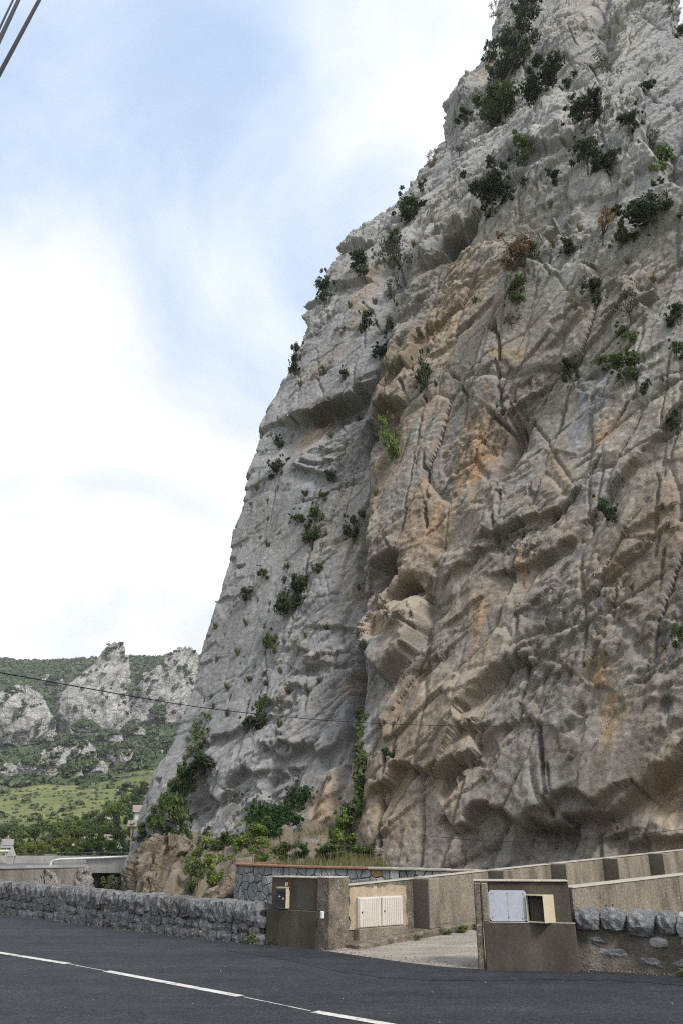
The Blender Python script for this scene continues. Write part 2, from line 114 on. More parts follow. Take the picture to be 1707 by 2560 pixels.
FAR_ROCKS = [('p', 'tall pale limestone pinnacle breaking the far skyline', [(64.13, -184.3, -155.23, 545), (72.59, -186.94, -148.91, 545), (84.04, -192.38, -145.76, 545), (95.69, -194.04, -146.42, 545), (104.55, -186.92, -147.38, 545), (113.54, -177.59, -147.14, 545), (121.11, -170.38, -149.77, 545), (128.77, -165.23, -151.51, 545), (134.34, -159.77, -153.03, 545), (135.59, -158.07, -154.39, 545)], 501, 0.08), ('r', 'broad limestone ridge right of the far pinnacle', [(76.5, -158.65, -137.04, 575), (84.02, -157.94, -109.85, 575), (91.63, -154.11, -107.32, 575), (103.97, -149.78, -105.73, 575), (116.52, -142.52, -106.02, 575), (126.09, -131.64, -106.08, 575), (134.15, -123.37, -107.3, 575), (139.03, -117.33, -110.88, 575)], 502, 0.08), ('d', 'rounded limestone dome at the left edge of the far hillside', [(63.19, -230.99, -194.54, 525), (68.62, -237.6, -190.3, 525), (78.24, -239.37, -188.89, 525), (86.6, -235.21, -193.82, 525), (95.07, -223.81, -199.39, 525), (99.34, -217.33, -203.5, 525), (101.63, -214.24, -207.6, 525)], 503, 0.1), ('l', 'long low limestone outcrop above the dirt track', [(29.09, -146.33, -124.99, 370), (31.86, -145.82, -118.56, 370), (36.51, -143.65, -113.31, 370), (41.21, -137.51, -112.53, 370), (45.01, -129.21, -114.39, 370), (47.49, -123.62, -117.67, 370)], 504, 0.1), ('s', 'small pale limestone knob between scrub on the far hillside', [(36.32, -115.79, -94.7, 400), (39.34, -115.09, -96.48, 400), (43.4, -114.52, -99.01, 400), (47.5, -112.86, -102.2, 400), (50.59, -110.01, -105.3, 400)], 505, 0.1), ('e', 'small limestone outcrop beside the left edge of the cliff', [(43.35, -99.95, -76.58, 420), (46.56, -98.04, -79.05, 420), (50.87, -93.96, -79.39, 420), (54.13, -89.76, -80.76, 420)], 506, 0.1), ('q', 'pale rock ledge under the left dome on the far hillside', [(33.03, -137.06, -130.49, 350), (34.8, -137.18, -131.09, 350), (36.15, -136.58, -132.29, 350), (37.11, -135.41, -133.76, 350)], 520, 0.15), ('q', 'pale rock ledge left above the small knob on the far hillside', [(49.61, -149.89, -140.57, 430), (51.82, -149.97, -141.33, 430), (53.56, -149.05, -142.97, 430), (54.83, -147.36, -145.02, 430)], 521, 0.15), ('q', 'pale rock ledge under the foot of the tall pinnacle', [(60.64, -174.45, -166.71, 480), (63.13, -174.62, -167.45, 480), (65.33, -173.98, -168.93, 480), (67.14, -172.69, -170.74, 480)], 522, 0.15), ('q', 'pale rock ledge left beside the small limestone knob', [(40.55, -126.61, -114.46, 400), (42.59, -126.57, -115.31, 400), (44.71, -125.32, -117.39, 400), (46.68, -123.13, -120.07, 400)], 523, 0.15), ('q', 'pale rock ledge above the small limestone knob', [(59.41, -139.67, -126.46, 470), (61.84, -139.63, -127.39, 470), (63.82, -138.22, -129.6, 470), (65.33, -135.74, -132.42, 470)], 524, 0.15), ('q', 'pale rock ledge below the broad far ridge', [(65.68, -130.64, -118.76, 490), (68.24, -130.62, -119.61, 490), (70.37, -129.36, -121.61, 490), (72.04, -127.15, -124.16, 490)], 525, 0.15), ('q', 'pale rock ledge near the left edge of the cliff on the far slope', [(40.57, -97.33, -90.4, 390), (42.55, -97.36, -90.94, 390), (44.07, -96.65, -92.13, 390), (45.16, -95.37, -93.63, 390)], 526, 0.15), ('q', 'pale rock ledge high on the far slope by the cliff edge', [(85.12, -132.2, -121.64, 560), (88.09, -132.22, -122.43, 560), (91.34, -131.2, -124.31, 560), (94.45, -129.37, -126.71, 560)], 527, 0.15), ('q', 'lowest pale rock ledge at the left edge of the far hillside', [(30.4, -145.75, -135.71, 350), (32.15, -145.8, -136.49, 350), (33.99, -144.86, -138.3, 350), (35.7, -143.13, -140.6, 350)], 528, 0.15), ('q', 'pale rock ledge just below the tall pinnacle', [(71.51, -170.78, -155.79, 520), (74.23, -170.77, -156.88, 520), (76.41, -169.18, -159.4, 520), (78.04, -166.38, -162.62, 520)], 529, 0.15), ('q', 'pale rock ledge at the right end of the dirt track outcrop', [(29.99, -114.92, -108.04, 345), (31.72, -114.99, -108.61, 345), (33.4, -114.36, -109.87, 345), (34.9, -113.18, -111.45, 345)], 530, 0.15), ('q', 'pale rock ledge below the small limestone knob', [(32.12, -110.9, -101.14, 360), (33.93, -110.88, -101.84, 360), (35.86, -109.9, -103.54, 360), (37.67, -108.17, -105.72, 360)], 531, 0.15), ('q', 'pale rock ledge on the right flank of the broad ridge', [(103.89, -136.53, -118.15, 600), (107.12, -136.37, -119.32, 600), (109.57, -134.28, -122.29, 600), (111.31, -130.74, -126.12, 600)], 532, 0.15), ('q', 'pale rock ledge behind the broad far ridge', [(124.6, -164.73, -148.04, 640), (128.11, -164.67, -149.2, 640), (131.59, -162.93, -152.04, 640), (134.72, -159.89, -155.69, 640)], 533, 0.15), ('q', 'pale rock ledge on the skyline slope left of the pinnacle', [(120.75, -234.1, -219.02, 620), (124.15, -234.24, -220.26, 620), (126.86, -232.75, -222.91, 620), (128.86, -230.02, -226.23, 620)], 534, 0.15)]
NEAR_ROCKS = [([(-2.02, -17.32, -14.59, 48.3), (-0.74, -17.36, -15.24, 48.3), (-0.08, -17.31, -15.57, 48.3), (0.36, -17.21, -16.0, 48.3), (0.58, -17.0, -16.4, 48.3)], 601, 'low grey limestone outcrop against the far retaining wall', 0), ([(-2.14, -15.59, -13.82, 50.0), (-0.82, -15.58, -14.13, 50.0), (-0.03, -15.51, -14.33, 50.0), (0.5, -15.46, -14.57, 50.0), (0.68, -15.23, -14.72, 50.0)], 602, 'upright grey limestone outcrop at the end of the retaining wall', 0), ([(-1.69, -10.17, -6.4, 41.5), (-0.41, -10.24, -6.8, 41.5), (0.34, -10.18, -6.95, 41.5), (1.1, -10.05, -7.11, 41.5), (1.78, -9.59, -7.27, 41.5), (2.31, -9.01, -7.73, 41.5)], 603, 'big crumbling brown outcrop on the bank below the pine', 1), ([(-1.25, -8.55, -6.79, 36), (-0.38, -8.47, -7.04, 36), (0.18, -8.26, -7.36, 36), (0.59, -8.12, -7.66, 36)], 604, 'rounded brown rock at the left foot of the bank', 1), ([(-0.78, -4.77, -2.12, 30), (-0.12, -4.67, -2.29, 30), (0.28, -4.25, -2.38, 30), (0.69, -3.67, -2.62, 30), (0.96, -3.38, -2.93, 30)], 605, 'brown rock shelf under the curved wall', 1), ([(-0.58, -3.29, -1.4, 27.5), (0.03, -3.19, -1.69, 27.5), (0.39, -3.0, -1.84, 27.5), (0.64, -2.74, -2.12, 27.5)], 606, 'knobbly tan rocks just left of the gate pillar', 1)]
HOUSES = [((-34.55, 150.0, 5.65), 0.3, 4.5, 5, 2.2, 1.2, 'white house partly hidden behind the left edge of the cliff', True), ((-29.78, 125.0, 3.31), 0.2, 2.6, 3, 1.6, 0.8, 'ochre walled hut below the white house', False), ((-31.74, 105.0, 1.91), 0.3, 2.6, 3, 1.0, 0.6, 'small roof among the valley bushes near the bridge', True), ((-29.23, 110.0, 2.02), -0.2, 2.2, 3, 0.9, 0.6, 'small tiled roof beside the dark cypress', True), ((-48.69, 175.0, 6.41), 0.2, 2.2, 3, 1.0, 0.6, 'tiny white hut among the trees above the bridge', True)]
VALLEY = [(-40.2, 150.0, 4.16, 6.16, 'pine', 'rounded bright green pine standing above the bridge'), (-25.2, 95.0, 1.25, 4.34, 'cyp', 'tall dark cypress behind the bridge rail'), (-29.9, 120.0, 0.86, 3.07, 'cyp', 'left of two thin cypresses by the white house'), (-29.9, 122.0, 0.75, 2.74, 'cyp', 'right of two thin cypresses by the white house'), (-56.9, 160.0, 0.57, 1.97, 'cyp', 'small lone cypress in the valley left of centre'), (-22.3, 88.0, 2.23, 2.68, 'g', 'round green tree between the cypress and the cliff'), (-23.8, 84.0, 3.41, 1.87, 'b', 'wide light green bush just behind the bridge rail'), (-26.1, 80.0, 2.43, 1.95, 'y', 'yellow green bush behind the far road'), (-29.9, 82.0, 2.91, 1.83, 'y', 'broad yellowish bush right of the road signs'), (-30.8, 90.0, 1.83, 1.83, 'g', 'grey green bush behind the far road'), (-37.1, 95.0, 2.41, 1.93, 'g', 'dark green bush behind the road signs'), (-25.9, 86.0, 2.18, 2.44, 'g', 'olive tree left of the wide light green bush'), (-31.2, 100.0, 2.54, 3.04, 'g', 'green tree left of the olive tree left of the wide light green bush'), (-37.1, 110.0, 2.8, 3.13, 'g', 'green tree behind and right of the grey green bush behind the far road'), (-41.2, 115.0, 2.57, 3.51, 'g', 'green tree behind and right of the broad yellowish bush right of the road signs'), (-45.4, 120.0, 2.81, 2.44, 'g', 'green tree right of the dark green bush behind the road signs'), (-49.3, 125.0, 2.55, 2.93, 'j', 'dark green tree behind the dark green bush behind the road signs'), (-35.1, 120.0, 3.67, 3.67, 'g', 'green tree behind and left of the wide light green bush just behind the bridge'), (-31.8, 115.0, 2.34, 3.51, 'j', 'dark green tree behind and right of the wide light green bush just behind the'), (-42.0, 130.0, 3.31, 3.31, 'b', 'light green tree behind and right of the yellow green bush behind the far road'), (-47.5, 140.0, 3.58, 2.86, 'g', 'farther green tree behind and right of the grey green bush behind the far road'), (-43.2, 140.0, 2.86, 2.86, 'b', 'light green tree behind and left of the olive tree left of the wide light'), (-51.8, 140.0, 3.58, 2.15, 'g', 'low green tree behind the broad yellowish bush right of the road signs'), (-43.0, 150.0, 3.07, 3.07, 'g', 'green tree left of the rounded bright green pine standing above the bridge'), (-33.4, 130.0, 1.99, 2.65, 'b', 'light green tree behind the round green tree between the cypress and the cliff'), (-47.5, 170.0, 4.37, 2.62, 'g', 'low green tree left of the rounded bright green pine standing above the bridge'), (-49.5, 165.0, 3.39, 2.88, 'g', 'farther low green tree left of the rounded bright green pine standing above the bridge'), (-54.0, 170.0, 3.49, 2.27, 'g', 'low green tree right of the small lone cypress in the valley left of centre'), (-58.6, 150.0, 3.83, 2.3, 'g', 'low green tree behind the dark green bush behind the road signs'), (-54.3, 155.0, 3.18, 2.06, 'b', 'low light green tree in front and right of the small lone cypress in the'), (-47.4, 190.0, 4.89, 3.91, 'j', 'dark green tree behind the left of two thin cypresses by the white house'), (-57.3, 220.0, 5.69, 4.55, 'j', 'dark green tree behind and right of the rounded bright green pine standing above the'), (-58.9, 240.0, 6.22, 6.22, 'g', 'green tree behind the right of two thin cypresses by the white house'), (-62.9, 260.0, 5.42, 4.88, 'j', 'dark green tree behind and right of the right of two thin cypresses by the'), (-69.4, 270.0, 5.06, 3.65, 'j', 'low dark green tree behind and right of the rounded bright green pine standing above'), (-24.1, 90.0, 1.37, 1.37, 'g', 'low green tree in front of the tall dark cypress behind the bridge rail'), (-24.7, 78.0, 1.98, 1.42, 'b', 'light green tree right of the yellow green bush behind the far road'), (-27.2, 78.0, 1.98, 1.34, 'y', 'low yellowish bush left of the grey green bush behind the far road'), (-30.4, 80.0, 2.03, 1.22, 'b', 'low light green tree right of the dark green bush behind the road signs'), (-20.4, 80.0, 1.22, 0.97, 'g', 'low green tree in front of the round green tree between the cypress and the')]

#CORE-BEGIN  rock-face mathematics (numpy only; wall coordinates s = metres along the face, z = height)
def hash2(ix, iy, seed):
    h = (ix.astype(np.int64) * 374761393 + iy.astype(np.int64) * 668265263 + seed * 1274126177) & 0xFFFFFFFF
    h = ((h ^ (h >> 13)) * 1103515245) & 0xFFFFFFFF
    h = ((h ^ (h >> 15)) * 2246822519) & 0xFFFFFFFF
    h = h ^ (h >> 14)
    return (h & 0xFFFFFF).astype(np.float32) / np.float32(0x1000000)

def pnoise(x, y, seed):
    fx = np.floor(x); fy = np.floor(y)
    u = (x - fx).astype(np.float32); v = (y - fy).astype(np.float32)
    ix = fx.astype(np.int64); iy = fy.astype(np.int64)
    def g(dx, dy):
        a = hash2(ix + dx, iy + dy, seed) * np.float32(6.2831853)
        return np.cos(a) * (u - dx) + np.sin(a) * (v - dy)
    su = u * u * u * (u * (u * 6 - 15) + 10); sv = v * v * v * (v * (v * 6 - 15) + 10)
    a = g(0, 0) * (1 - su) + g(1, 0) * su
    b = g(0, 1) * (1 - su) + g(1, 1) * su
    return (a * (1 - sv) + b * sv) * np.float32(1.5)

def fbm(x, y, octs, seed, gain=0.5, ridge=False):
    t = 0; a = 1.0; n = 0
    for k in range(octs):
        v = pnoise(x + 17.3 * k, y - 9.1 * k, seed + k * 13)
        if ridge: v = 1 - 2 * np.abs(v)
        t = t + a * v; n += a; a *= gain; x = x * 2.03; y = y * 2.03
    return t / n

def voro(x, y, seed, jit=0.9):
    ix = np.floor(x).astype(np.int64); iy = np.floor(y).astype(np.int64)
    f1 = np.full(x.shape, 9., np.float32); f2 = f1.copy()
    cx = np.zeros(x.shape, np.float32); cy = cx.copy(); cid = np.zeros(x.shape, np.int64)
    for dx in (-1, 0, 1):
        for dy in (-1, 0, 1):
            jx = ix + dx; jy = iy + dy
            px = jx + 0.5 + (hash2(jx, jy, seed) - .5) * jit - x
            py = jy + 0.5 + (hash2(jx, jy, seed + 7) - .5) * jit - y
            d = np.sqrt(px * px + py * py).astype(np.float32)
            m = d < f1
            f2 = np.where(m, f1, np.minimum(f2, d))
            f1 = np.where(m, d, f1); cx = np.where(m, -px, cx).astype(np.float32); cy = np.where(m, -py, cy).astype(np.float32)
            cid = np.where(m, (jx & 0xFFFF) * 65536 + (jy & 0xFFFF), cid)
    return f1, f2, cx, cy, cid

def chash(cid, seed): return hash2(cid >> 16, cid & 0xFFFF, seed)

def facets(x, y, scale, seed, tilt=0.5, step=0.3, ax=1.0, ay=1.0, rot=0.0, crack=0.0, cw=0.06):
    c, s_ = math.cos(rot), math.sin(rot)
    X = (c * x + s_ * y) / (scale * ax); Y = (-s_ * x + c * y) / (scale * ay)
    f1, f2, cx, cy, cid = voro(X, Y, seed)
    h = step * (chash(cid, seed + 3) - .5) + tilt * ((chash(cid, seed + 4) - .5) * cx + (chash(cid, seed + 5) - .5) * cy)
    if crack: h = h - crack * np.clip(1 - (f2 - f1) / (1.5 * cw), 0, 1)
    return h * scale, cid, f2 - f1

def sstep(a, b, v):
    t = np.clip((v - a) / (b - a), 0, 1); return t * t * (3 - 2 * t)

def layers(s, z, phi, T, amp, seed, warp=1.0, power=1.3):
    q = (-math.sin(phi) * s + math.cos(phi) * z) / T + warp * fbm(s / (6 * T), z / (6 * T), 3, seed)
    k = np.floor(q); f = q - k
    r = hash2(k.astype(np.int64), k.astype(np.int64) * 0, seed + 5)
    u = (math.cos(phi) * s + math.sin(phi) * z)
    m = np.clip(pnoise(u / (5 * T) + 31.7 * k, k * 3.1, seed + 9) * 1.6 + .25, 0, 1)
    return amp * (.4 + r) * m * (1 - f)

def joints(s, z, phi, T, depth, width, seed, cover=.1):
    q = (-math.sin(phi) * s + math.cos(phi) * z) / T + .35 * fbm(s / (8 * T), z / (8 * T), 2, seed)
    k = np.round(q); d = np.abs(q - k) * T
    u = math.cos(phi) * s + math.sin(phi) * z
    m = sstep(-.05, .25, pnoise(u / (2.2 * T) + 17.7 * k, k * 5.3, seed + 3) + cover)
    return -depth * m * np.clip(1 - d / (1.5 * width), 0, 1)

def facetise(D, x, y, h, ax, ay, rot, seed, jit=.05):
    """re-cut a relief into flat triangular facets of about h metres"""
    c, s_ = math.cos(rot), math.sin(rot)
    wx = .30 * h * pnoise(x / (1.7 * h), y / (1.7 * h), seed); wy = .30 * h * pnoise(x / (1.7 * h) + 9.7, y / (1.7 * h), seed + 1)
    u = (c * (x + wx) + s_ * (y + wy)) / (h * ax); v = (-s_ * (x + wx) + c * (y + wy)) / (h * ay)
    u = u - u.min() + 2; v = v - v.min() + 2
    nu = int(u.max()) + 4; nv = int(v.max()) + 4
    key = (np.round(v).astype(np.int64) * nu + np.round(u).astype(np.int64)).ravel()
    cnt = np.bincount(key, minlength=nu * nv); sm = np.bincount(key, weights=D.ravel(), minlength=nu * nv)
    mean = sm / np.maximum(cnt, 1)
    ids = np.arange(nu * nv); mean = mean + jit * h * (hash2(ids % nu, ids // nu, seed + 2) - .5) * 2
    iu = np.floor(u).astype(np.int64); iv = np.floor(v).astype(np.int64); fu = u - iu; fv = v - iv
    def g(a, b):
        k = (iv + b) * nu + iu + a; return np.where(cnt[k] > 0, mean[k], D)
    c00, c10, c01, c11 = g(0, 0), g(1, 0), g(0, 1), g(1, 1)
    d1 = np.where(fu > fv, c00 + (c10 - c00) * fu + (c11 - c10) * fv, c00 + (c11 - c01) * fu + (c01 - c00) * fv)
    d2 = np.where(fu + fv < 1, c00 + (c10 - c00) * fu + (c01 - c00) * fv, c11 + (c01 - c11) * (1 - fu) + (c10 - c11) * (1 - fv))
    return np.where(hash2(iu, iv, seed + 4) < .5, d1, d2).astype(np.float32)

def polydist(S, Z, pts):
    best = np.full(S.shape, 1e9, np.float32); sd = np.zeros(S.shape, np.float32); over = np.zeros(S.shape, np.float32)
    n = len(pts) - 1
    for k in range(n):
        ax, ay = pts[k]; bx, by = pts[k + 1]
        dx, dy = bx - ax, by - ay; L = math.hypot(dx, dy) + 1e-6; dx /= L; dy /= L
        t = (S - ax) * dx + (Z - ay) * dy
        ov = np.zeros(S.shape, np.float32)
        if k == 0: ov = np.maximum(ov, -t)
        if k == n - 1: ov = np.maximum(ov, t - L)
        tc = np.clip(t, 0, L)
        ex = S - ax - tc * dx; ey = Z - ay - tc * dy
        d = np.sqrt(ex * ex + ey * ey)
        c = dx * (Z - ay) - dy * (S - ax)
        m = d < best
        best = np.where(m, d, best); sd = np.where(m, np.sign(c) * d, sd); over = np.where(m, ov, over)
    return best, sd, over

def feature_field(S, Z, feats, sx, sz):
    D = np.zeros(S.shape, np.float32)
    ws = .3 * S + .7 * sx; wz = .3 * Z + .7 * sz            # broken, angular edges
    for f in feats:
        kind = f[0]
        if kind == 'step':
            _, pts, A, up, down, B = f
            R = max(up, down) * 3 + 1
        elif kind == 'crack':
            _, pts, A, up = f; R = up * 4 + .5
        else:
            _, pts, rx, rz, A, rot, pw = f; R = max(rx, rz) * 2
        ps = [p[0] for p in pts]; pz = [p[1] for p in pts]
        m = (S > min(ps) - R) & (S < max(ps) + R) & (Z > min(pz) - R) & (Z < max(pz) + R)
        if not m.any(): continue
        s = ws[m]; z = wz[m]
        if kind == 'step':
            d, sd, ov = polydist(s, z, pts)
            h = A * .36 * sstep(-.10, .06, sd) * np.clip(1 - np.maximum(sd, 0) / (1.9 * up), 0, 1) - B * 1.15 * sstep(.0, .30, -sd) * np.clip(1 + sd / (2.0 * down), 0, 1)
            h = h * np.exp(-(np.maximum(ov, 0) / (.35 * up + .3)) ** 2)
        elif kind == 'crack':
            d, sd, ov = polydist(S[m] * .45 + s * .55, Z[m] * .45 + z * .55, pts)
            h = -A * .8 * np.clip(1 - d / max(.115, .34 * up), 0, 1) * (ov <= 0.1) * np.clip(.6 + 1.2 * pnoise(s / 1.3, z / 1.3, 77), .05, 1)
        else:
            c, s_ = math.cos(rot), math.sin(rot); x = s - pts[0][0]; y = z - pts[0][1]
            r = np.sqrt(((c * x + s_ * y) / rx) ** 2 + ((-s_ * x + c * y) / rz) ** 2)
            h = A * (.36 if A > 0 else .85) * np.exp(-(r * (1 + .35 * pnoise(s / .8, z / .8, 88))) ** (pw + 2.5))
        D[m] += h
    return D

def edge_at(z):
    zz = [e[0] for e in EDGE]
    return np.interp(z, zz, [e[1] for e in EDGE]), np.interp(z, zz, [e[2] for e in EDGE])

DIRX, DIRY = 0.811, -0.585          # the face runs to the right and towards the road
def base_pos(S, Z):
    ex, ey = edge_at(Z)
    sr = np.interp(Z, [r[0] for r in RIGHT_EDGE], [r[1] for r in RIGHT_EDGE])
    s1 = np.clip(S, 0, sr); nb = np.maximum(-S, 0); nr = np.maximum(S - sr, 0)
    # the face bows a little: it turns more towards the road at its right end
    X = ex + s1 * DIRX + nb * 0.30 + nr * 0.08
    Y = ey + s1 * DIRY + nb * 0.95 + nr * 1.0
    return X, Y

def cliff_grid():
    s = np.concatenate([np.arange(-16, -2, .35), np.arange(-2, 33.5, .058)]).astype(np.float32)
    z = np.concatenate([np.arange(-9, 0, .3), np.arange(0, 40, .075), np.arange(40, 80, .095), np.arange(80, 126, .17)]).astype(np.float32)
    S, Z = np.meshgrid(s, z)
    return s, z, S, Z

def cliff_build():
    s, z, S, Z = cliff_grid()
    X, Y = base_pos(S, Z)
    # smooth base normal
    def smooth(A, n=9, axis=0):
        k = np.ones(n) / n
        P = np.concatenate([np.repeat(np.take(A, [0], axis), n // 2, axis), A, np.repeat(np.take(A, [-1], axis), n // 2, axis)], axis)
        c = np.cumsum(P, axis=axis, dtype=np.float64)
        lead = np.take(c, range(n - 1, c.shape[axis]), axis); lag = np.concatenate([np.zeros_like(np.take(c, [0], axis)), np.take(c, range(0, c.shape[axis] - n), axis)], axis)
        return (lead - lag) / n
    X = smooth(smooth(X, 41, 0), 7, 1); Y = smooth(smooth(Y, 41, 0), 7, 1)
    B = np.stack([X, Y, Z], -1)
    Bs = np.gradient(B, axis=1); Bz = np.gradient(B, axis=0)
    N = np.cross(Bs, Bz); N /= np.linalg.norm(N, axis=-1, keepdims=True) + 1e-9
    for ax in (0, 1):
        for c in range(3): N[..., c] = smooth(N[..., c], 61, ax)
    N /= np.linalg.norm(N, axis=-1, keepdims=True) + 1e-9
    # ---- regions
    hz = Z / 90.0
    warpn = fbm(S / 9, Z / 9, 3, 5)
    left = 1 - sstep(-2, 3, S - np.interp(Z, [p[1] for p in LEFT_SLAB], [p[0] for p in LEFT_SLAB]) + 1.5 * warpn)     # smooth slab by the left arete
    gul = S - np.interp(Z, [p[1] for p in GULLY], [p[0] for p in GULLY])
    right = sstep(-.3, 1.2, gul)                                                                                    # right-hand buttress
    top = sstep(41, 52, Z + .5 * S + 4 * warpn)
    rough = (1 - .72 * left) * (.75 + .5 * fbm(S / 7, Z / 7, 2, 77) + .25 * top)
    rough = np.clip(rough, .16, 1.3)
    # ---- displacement
    wx = S + .6 * fbm(S / 6, Z / 6, 2, 21); wz = Z + .6 * fbm(S / 6, Z / 6, 2, 22)
    jx = wx + .10 * fbm(S / .7, Z / .7, 2, 23); jz = wz + .10 * fbm(S / .7, Z / .7, 2, 24)
    cA = voro(jx / 1.6, jz / 1.2, 611)[4]; cB = voro(jx / .6, jz / .5, 612)[4]; cE = voro(jx / 3.4, jz / 2.6, 613)[4]
    k_ = (1 - .6 * left)
    sx = S + k_ * (1.5 * (chash(cE, 5) - .5) + .55 * (chash(cA, 1) - .5) + .12 * (chash(cB, 3) - .5)); sz = Z + k_ * (1.3 * (chash(cE, 6) - .5) + .5 * (chash(cA, 2) - .5) + .12 * (chash(cB, 4) - .5))
    D = 1.1 * fbm(S / 26, Z / 30, 2, 1) * (1 - .5 * left) + .22 * fbm(S / 8, Z / 9, 2, 2) * rough
    D += 1.8 * right * (.35 + .65 * sstep(0, 12, Z)) * (1 - .55 * sstep(40, 62, Z))
    D += feature_field(S, Z, [f for f in FEATURES if f[0] == 'bump'], sx, sz)
    shat = sstep(-.02, .30, fbm(S / 5.5, Z / 6.5, 3, 95) + .18 * (chash(voro(jx / 3.2, jz / 4.6, 32)[4], 55) - .5) + .12 * top - .25 * left)     # shattered ground between the clean slabs
    gs = np.gradient(D, axis=1) / np.gradient(S, axis=1); gz_ = np.gradient(D, axis=0) / np.gradient(Z, axis=0)
    act = np.clip((gs * gs + gz_ * gz_) * .6, 0, 1)
    for _ in range(3):
        for ax in (0, 1): act = np.maximum(act, .8 * np.maximum(np.roll(act, 2, ax), np.roll(act, -2, ax)))
    f0, cid0, e0 = facets(wx, wz, 9.0, 31, .15, .03, .6, 1.5, -.25, .0)
    D += rough * .9 * f0
    b1 = facetise(D, wx, wz, 2.2, .6, 1.5, -.28, 701, .085); b2 = facetise(D, wx, wz, .9, .75, 1.35, -.45, 711, .11); b3 = facetise(D, S, Z, .42, .8, 1.3, -.35, 721, .12)
    k1 = np.clip(1 - shat - act, 0, 1); k3 = np.clip(.45 * shat + .8 * act, 0, 1)
    cut = k1 * b1 + (1 - k1) * ((1 - k3) * b2 + k3 * b3)
    lw = .75 * left; D = cut * (1 - lw) + lw * (.5 * D + .5 * b1)
    D += rough * layers(sx, sz, .62, 3.1, .30, 41, .3) * (.35 + .65 * right) + rough * .7 * layers(sx, sz, -.15, 5.2, .5, 47, .3) * (.4 + .6 * top)
    D += feature_field(S, Z, [f for f in FEATURES if f[0] != 'bump'], sx, sz)
    gq = gul + .5 * (sx - S)
    D -= 1.5 * np.clip(1 - np.abs(gq + .25) / .55, 0, 1) * sstep(2, 8, Z) * (1 - sstep(34, 46, Z)) * np.clip(.6 + 1.2 * pnoise(Z / 4, S * 0 + 3.3, 88), .1, 1)   # the upright groove
    edge = np.exp(-(S / 2.2) ** 2) * (.2 + .4 * sstep(6, 30, Z))                                      # notches and blocks along the left arete
    D += edge * (layers(sx, sz, .10, 4.2, .75, 331, .3) + facets(jx, jz, 2.4, 333, .35, .30, 1.2, .9, .1)[0] * .8 + .5 * layers(sx, sz, -.3, 1.7, .4, 337, .3))
    gs = np.gradient(D, axis=1) / np.gradient(S, axis=1); gz_ = np.gradient(D, axis=0) / np.gradient(Z, axis=0)
    calm = 1 / (1 + .35 * (gs * gs + gz_ * gz_))                        # fine relief fades on the undersides of roofs
    f1, cid1, e1 = facets(jx, jz, 4.4, 32, .17, .060, .55, 1.7, -.28, .060, .055)
    f2, cid2, e2 = facets(jx, jz, 1.7, 33, .26, .11, .75, 1.5, -.5, .095, .10)
    f3, cid3, e3 = facets(jx + .06 * fbm(S * 3, Z * 3, 2, 91), jz, .75, 34, .60, .24, .75, 1.4, -.5, .11, .16)
    f4, cid4, e4 = facets(jx, jz + .05 * fbm(S * 4, Z * 4, 2, 93), .33, 35, .85, .30, 1.1, .9, .4)
    brk1 = .04 + 1.15 * shat; brk2 = .05 + 1.0 * shat * np.clip(.7 + 1.2 * fbm(S / 1.5, Z / 1.5, 2, 94), .2, 1.3)
    D += rough * f1 + rough * (.18 + .75 * shat) * f2 * calm + (.2 + .8 * rough) * (.95 * brk1 * f3 + .95 * brk2 * f4) * calm
    D += rough * calm * (brk1 * layers(.5 * S + .5 * sx, .5 * Z + .5 * sz, .30, 1.15, .26, 43, .4) + .7 * layers(Z, .5 * S + .5 * sx, .12, 2.6, .30, 53, .4) + brk2 * layers(.6 * S + .4 * sx, .6 * Z + .4 * sz, .85, .8, .22, 59, .4))
    qs = .75 * S + .25 * sx; qz = .75 * Z + .25 * sz
    D += (.25 + .75 * rough) * calm * (joints(qs, qz, .95, 5.3, .30, .07, 301, -.22) + joints(qs, qz, .55, 2.6, .28, .068, 305, -.2) + joints(qs, qz, -1.05, 5.0, .32, .07, 309, -.2) + joints(qs, qz, 1.45, 3.0, .32, .066, 313, -.1) + joints(qs, qz, 1.65, 5.5, .36, .07, 323, -.08) + joints(qs, qz, .1, 3.7, .3, .068, 317, -.22))
    D += .07 * calm * (.3 + rough) * fbm(S / .25, Z / .25, 2, 65)
    D += left * (.07 * fbm(S / .5, Z / 2.8, 4, 63, .6) - .35 * sstep(.42, .6, fbm(S / .55, Z / .8, 2, 64)))   # flutes and pits of the slab
    gs = np.gradient(D, axis=1) / np.gradient(S, axis=1); gz_ = np.gradient(D, axis=0) / np.gradient(Z, axis=0)
    fl = 1 / (1 + .5 * (gs * gs + gz_ * gz_))
    for ax in (0, 1): fl = np.minimum(np.minimum(fl, np.roll(fl, 1, ax)), np.roll(fl, -1, ax))
    D *= sstep(-12, -2.5, S) * .75 + .25
    P = B + N * D[..., None]
    # ---- rock colours: stains, patina, veins and lichen (dark ones also fill the roof underside and hollows)
    g1 = fbm(S / 6, Z / 7, 4, 71); g2 = fbm(S / 1.5, Z / 2.2, 4, 72); g3 = fbm(S / .35, Z / .4, 3, 73, .6)
    streak = fbm(S / .7, Z / 9, 4, 74, .55)
    grey = np.array([.272, .271, .270]); pale = np.array([.44, .432, .415]); tan = np.array([.355, .288, .210])
    brown = np.array([.185, .155, .126]); orange = np.array([.40, .235, .11]); ochre = np.array([.34, .21, .06])
    blue = np.array([.30, .315, .34]); dark = np.array([.105, .095, .085])
    warmg = np.array([.252, .236, .213]); light = np.array([.315, .312, .306])
    wr = (right * (1 - .85 * top))[..., None]; tp = (top * .8)[..., None]
    C = grey * (1 - wr) + warmg * wr; C = C * (1 - tp) + light * tp
    C = C * (1 + .16 * g1 + .12 * g2)[..., None]
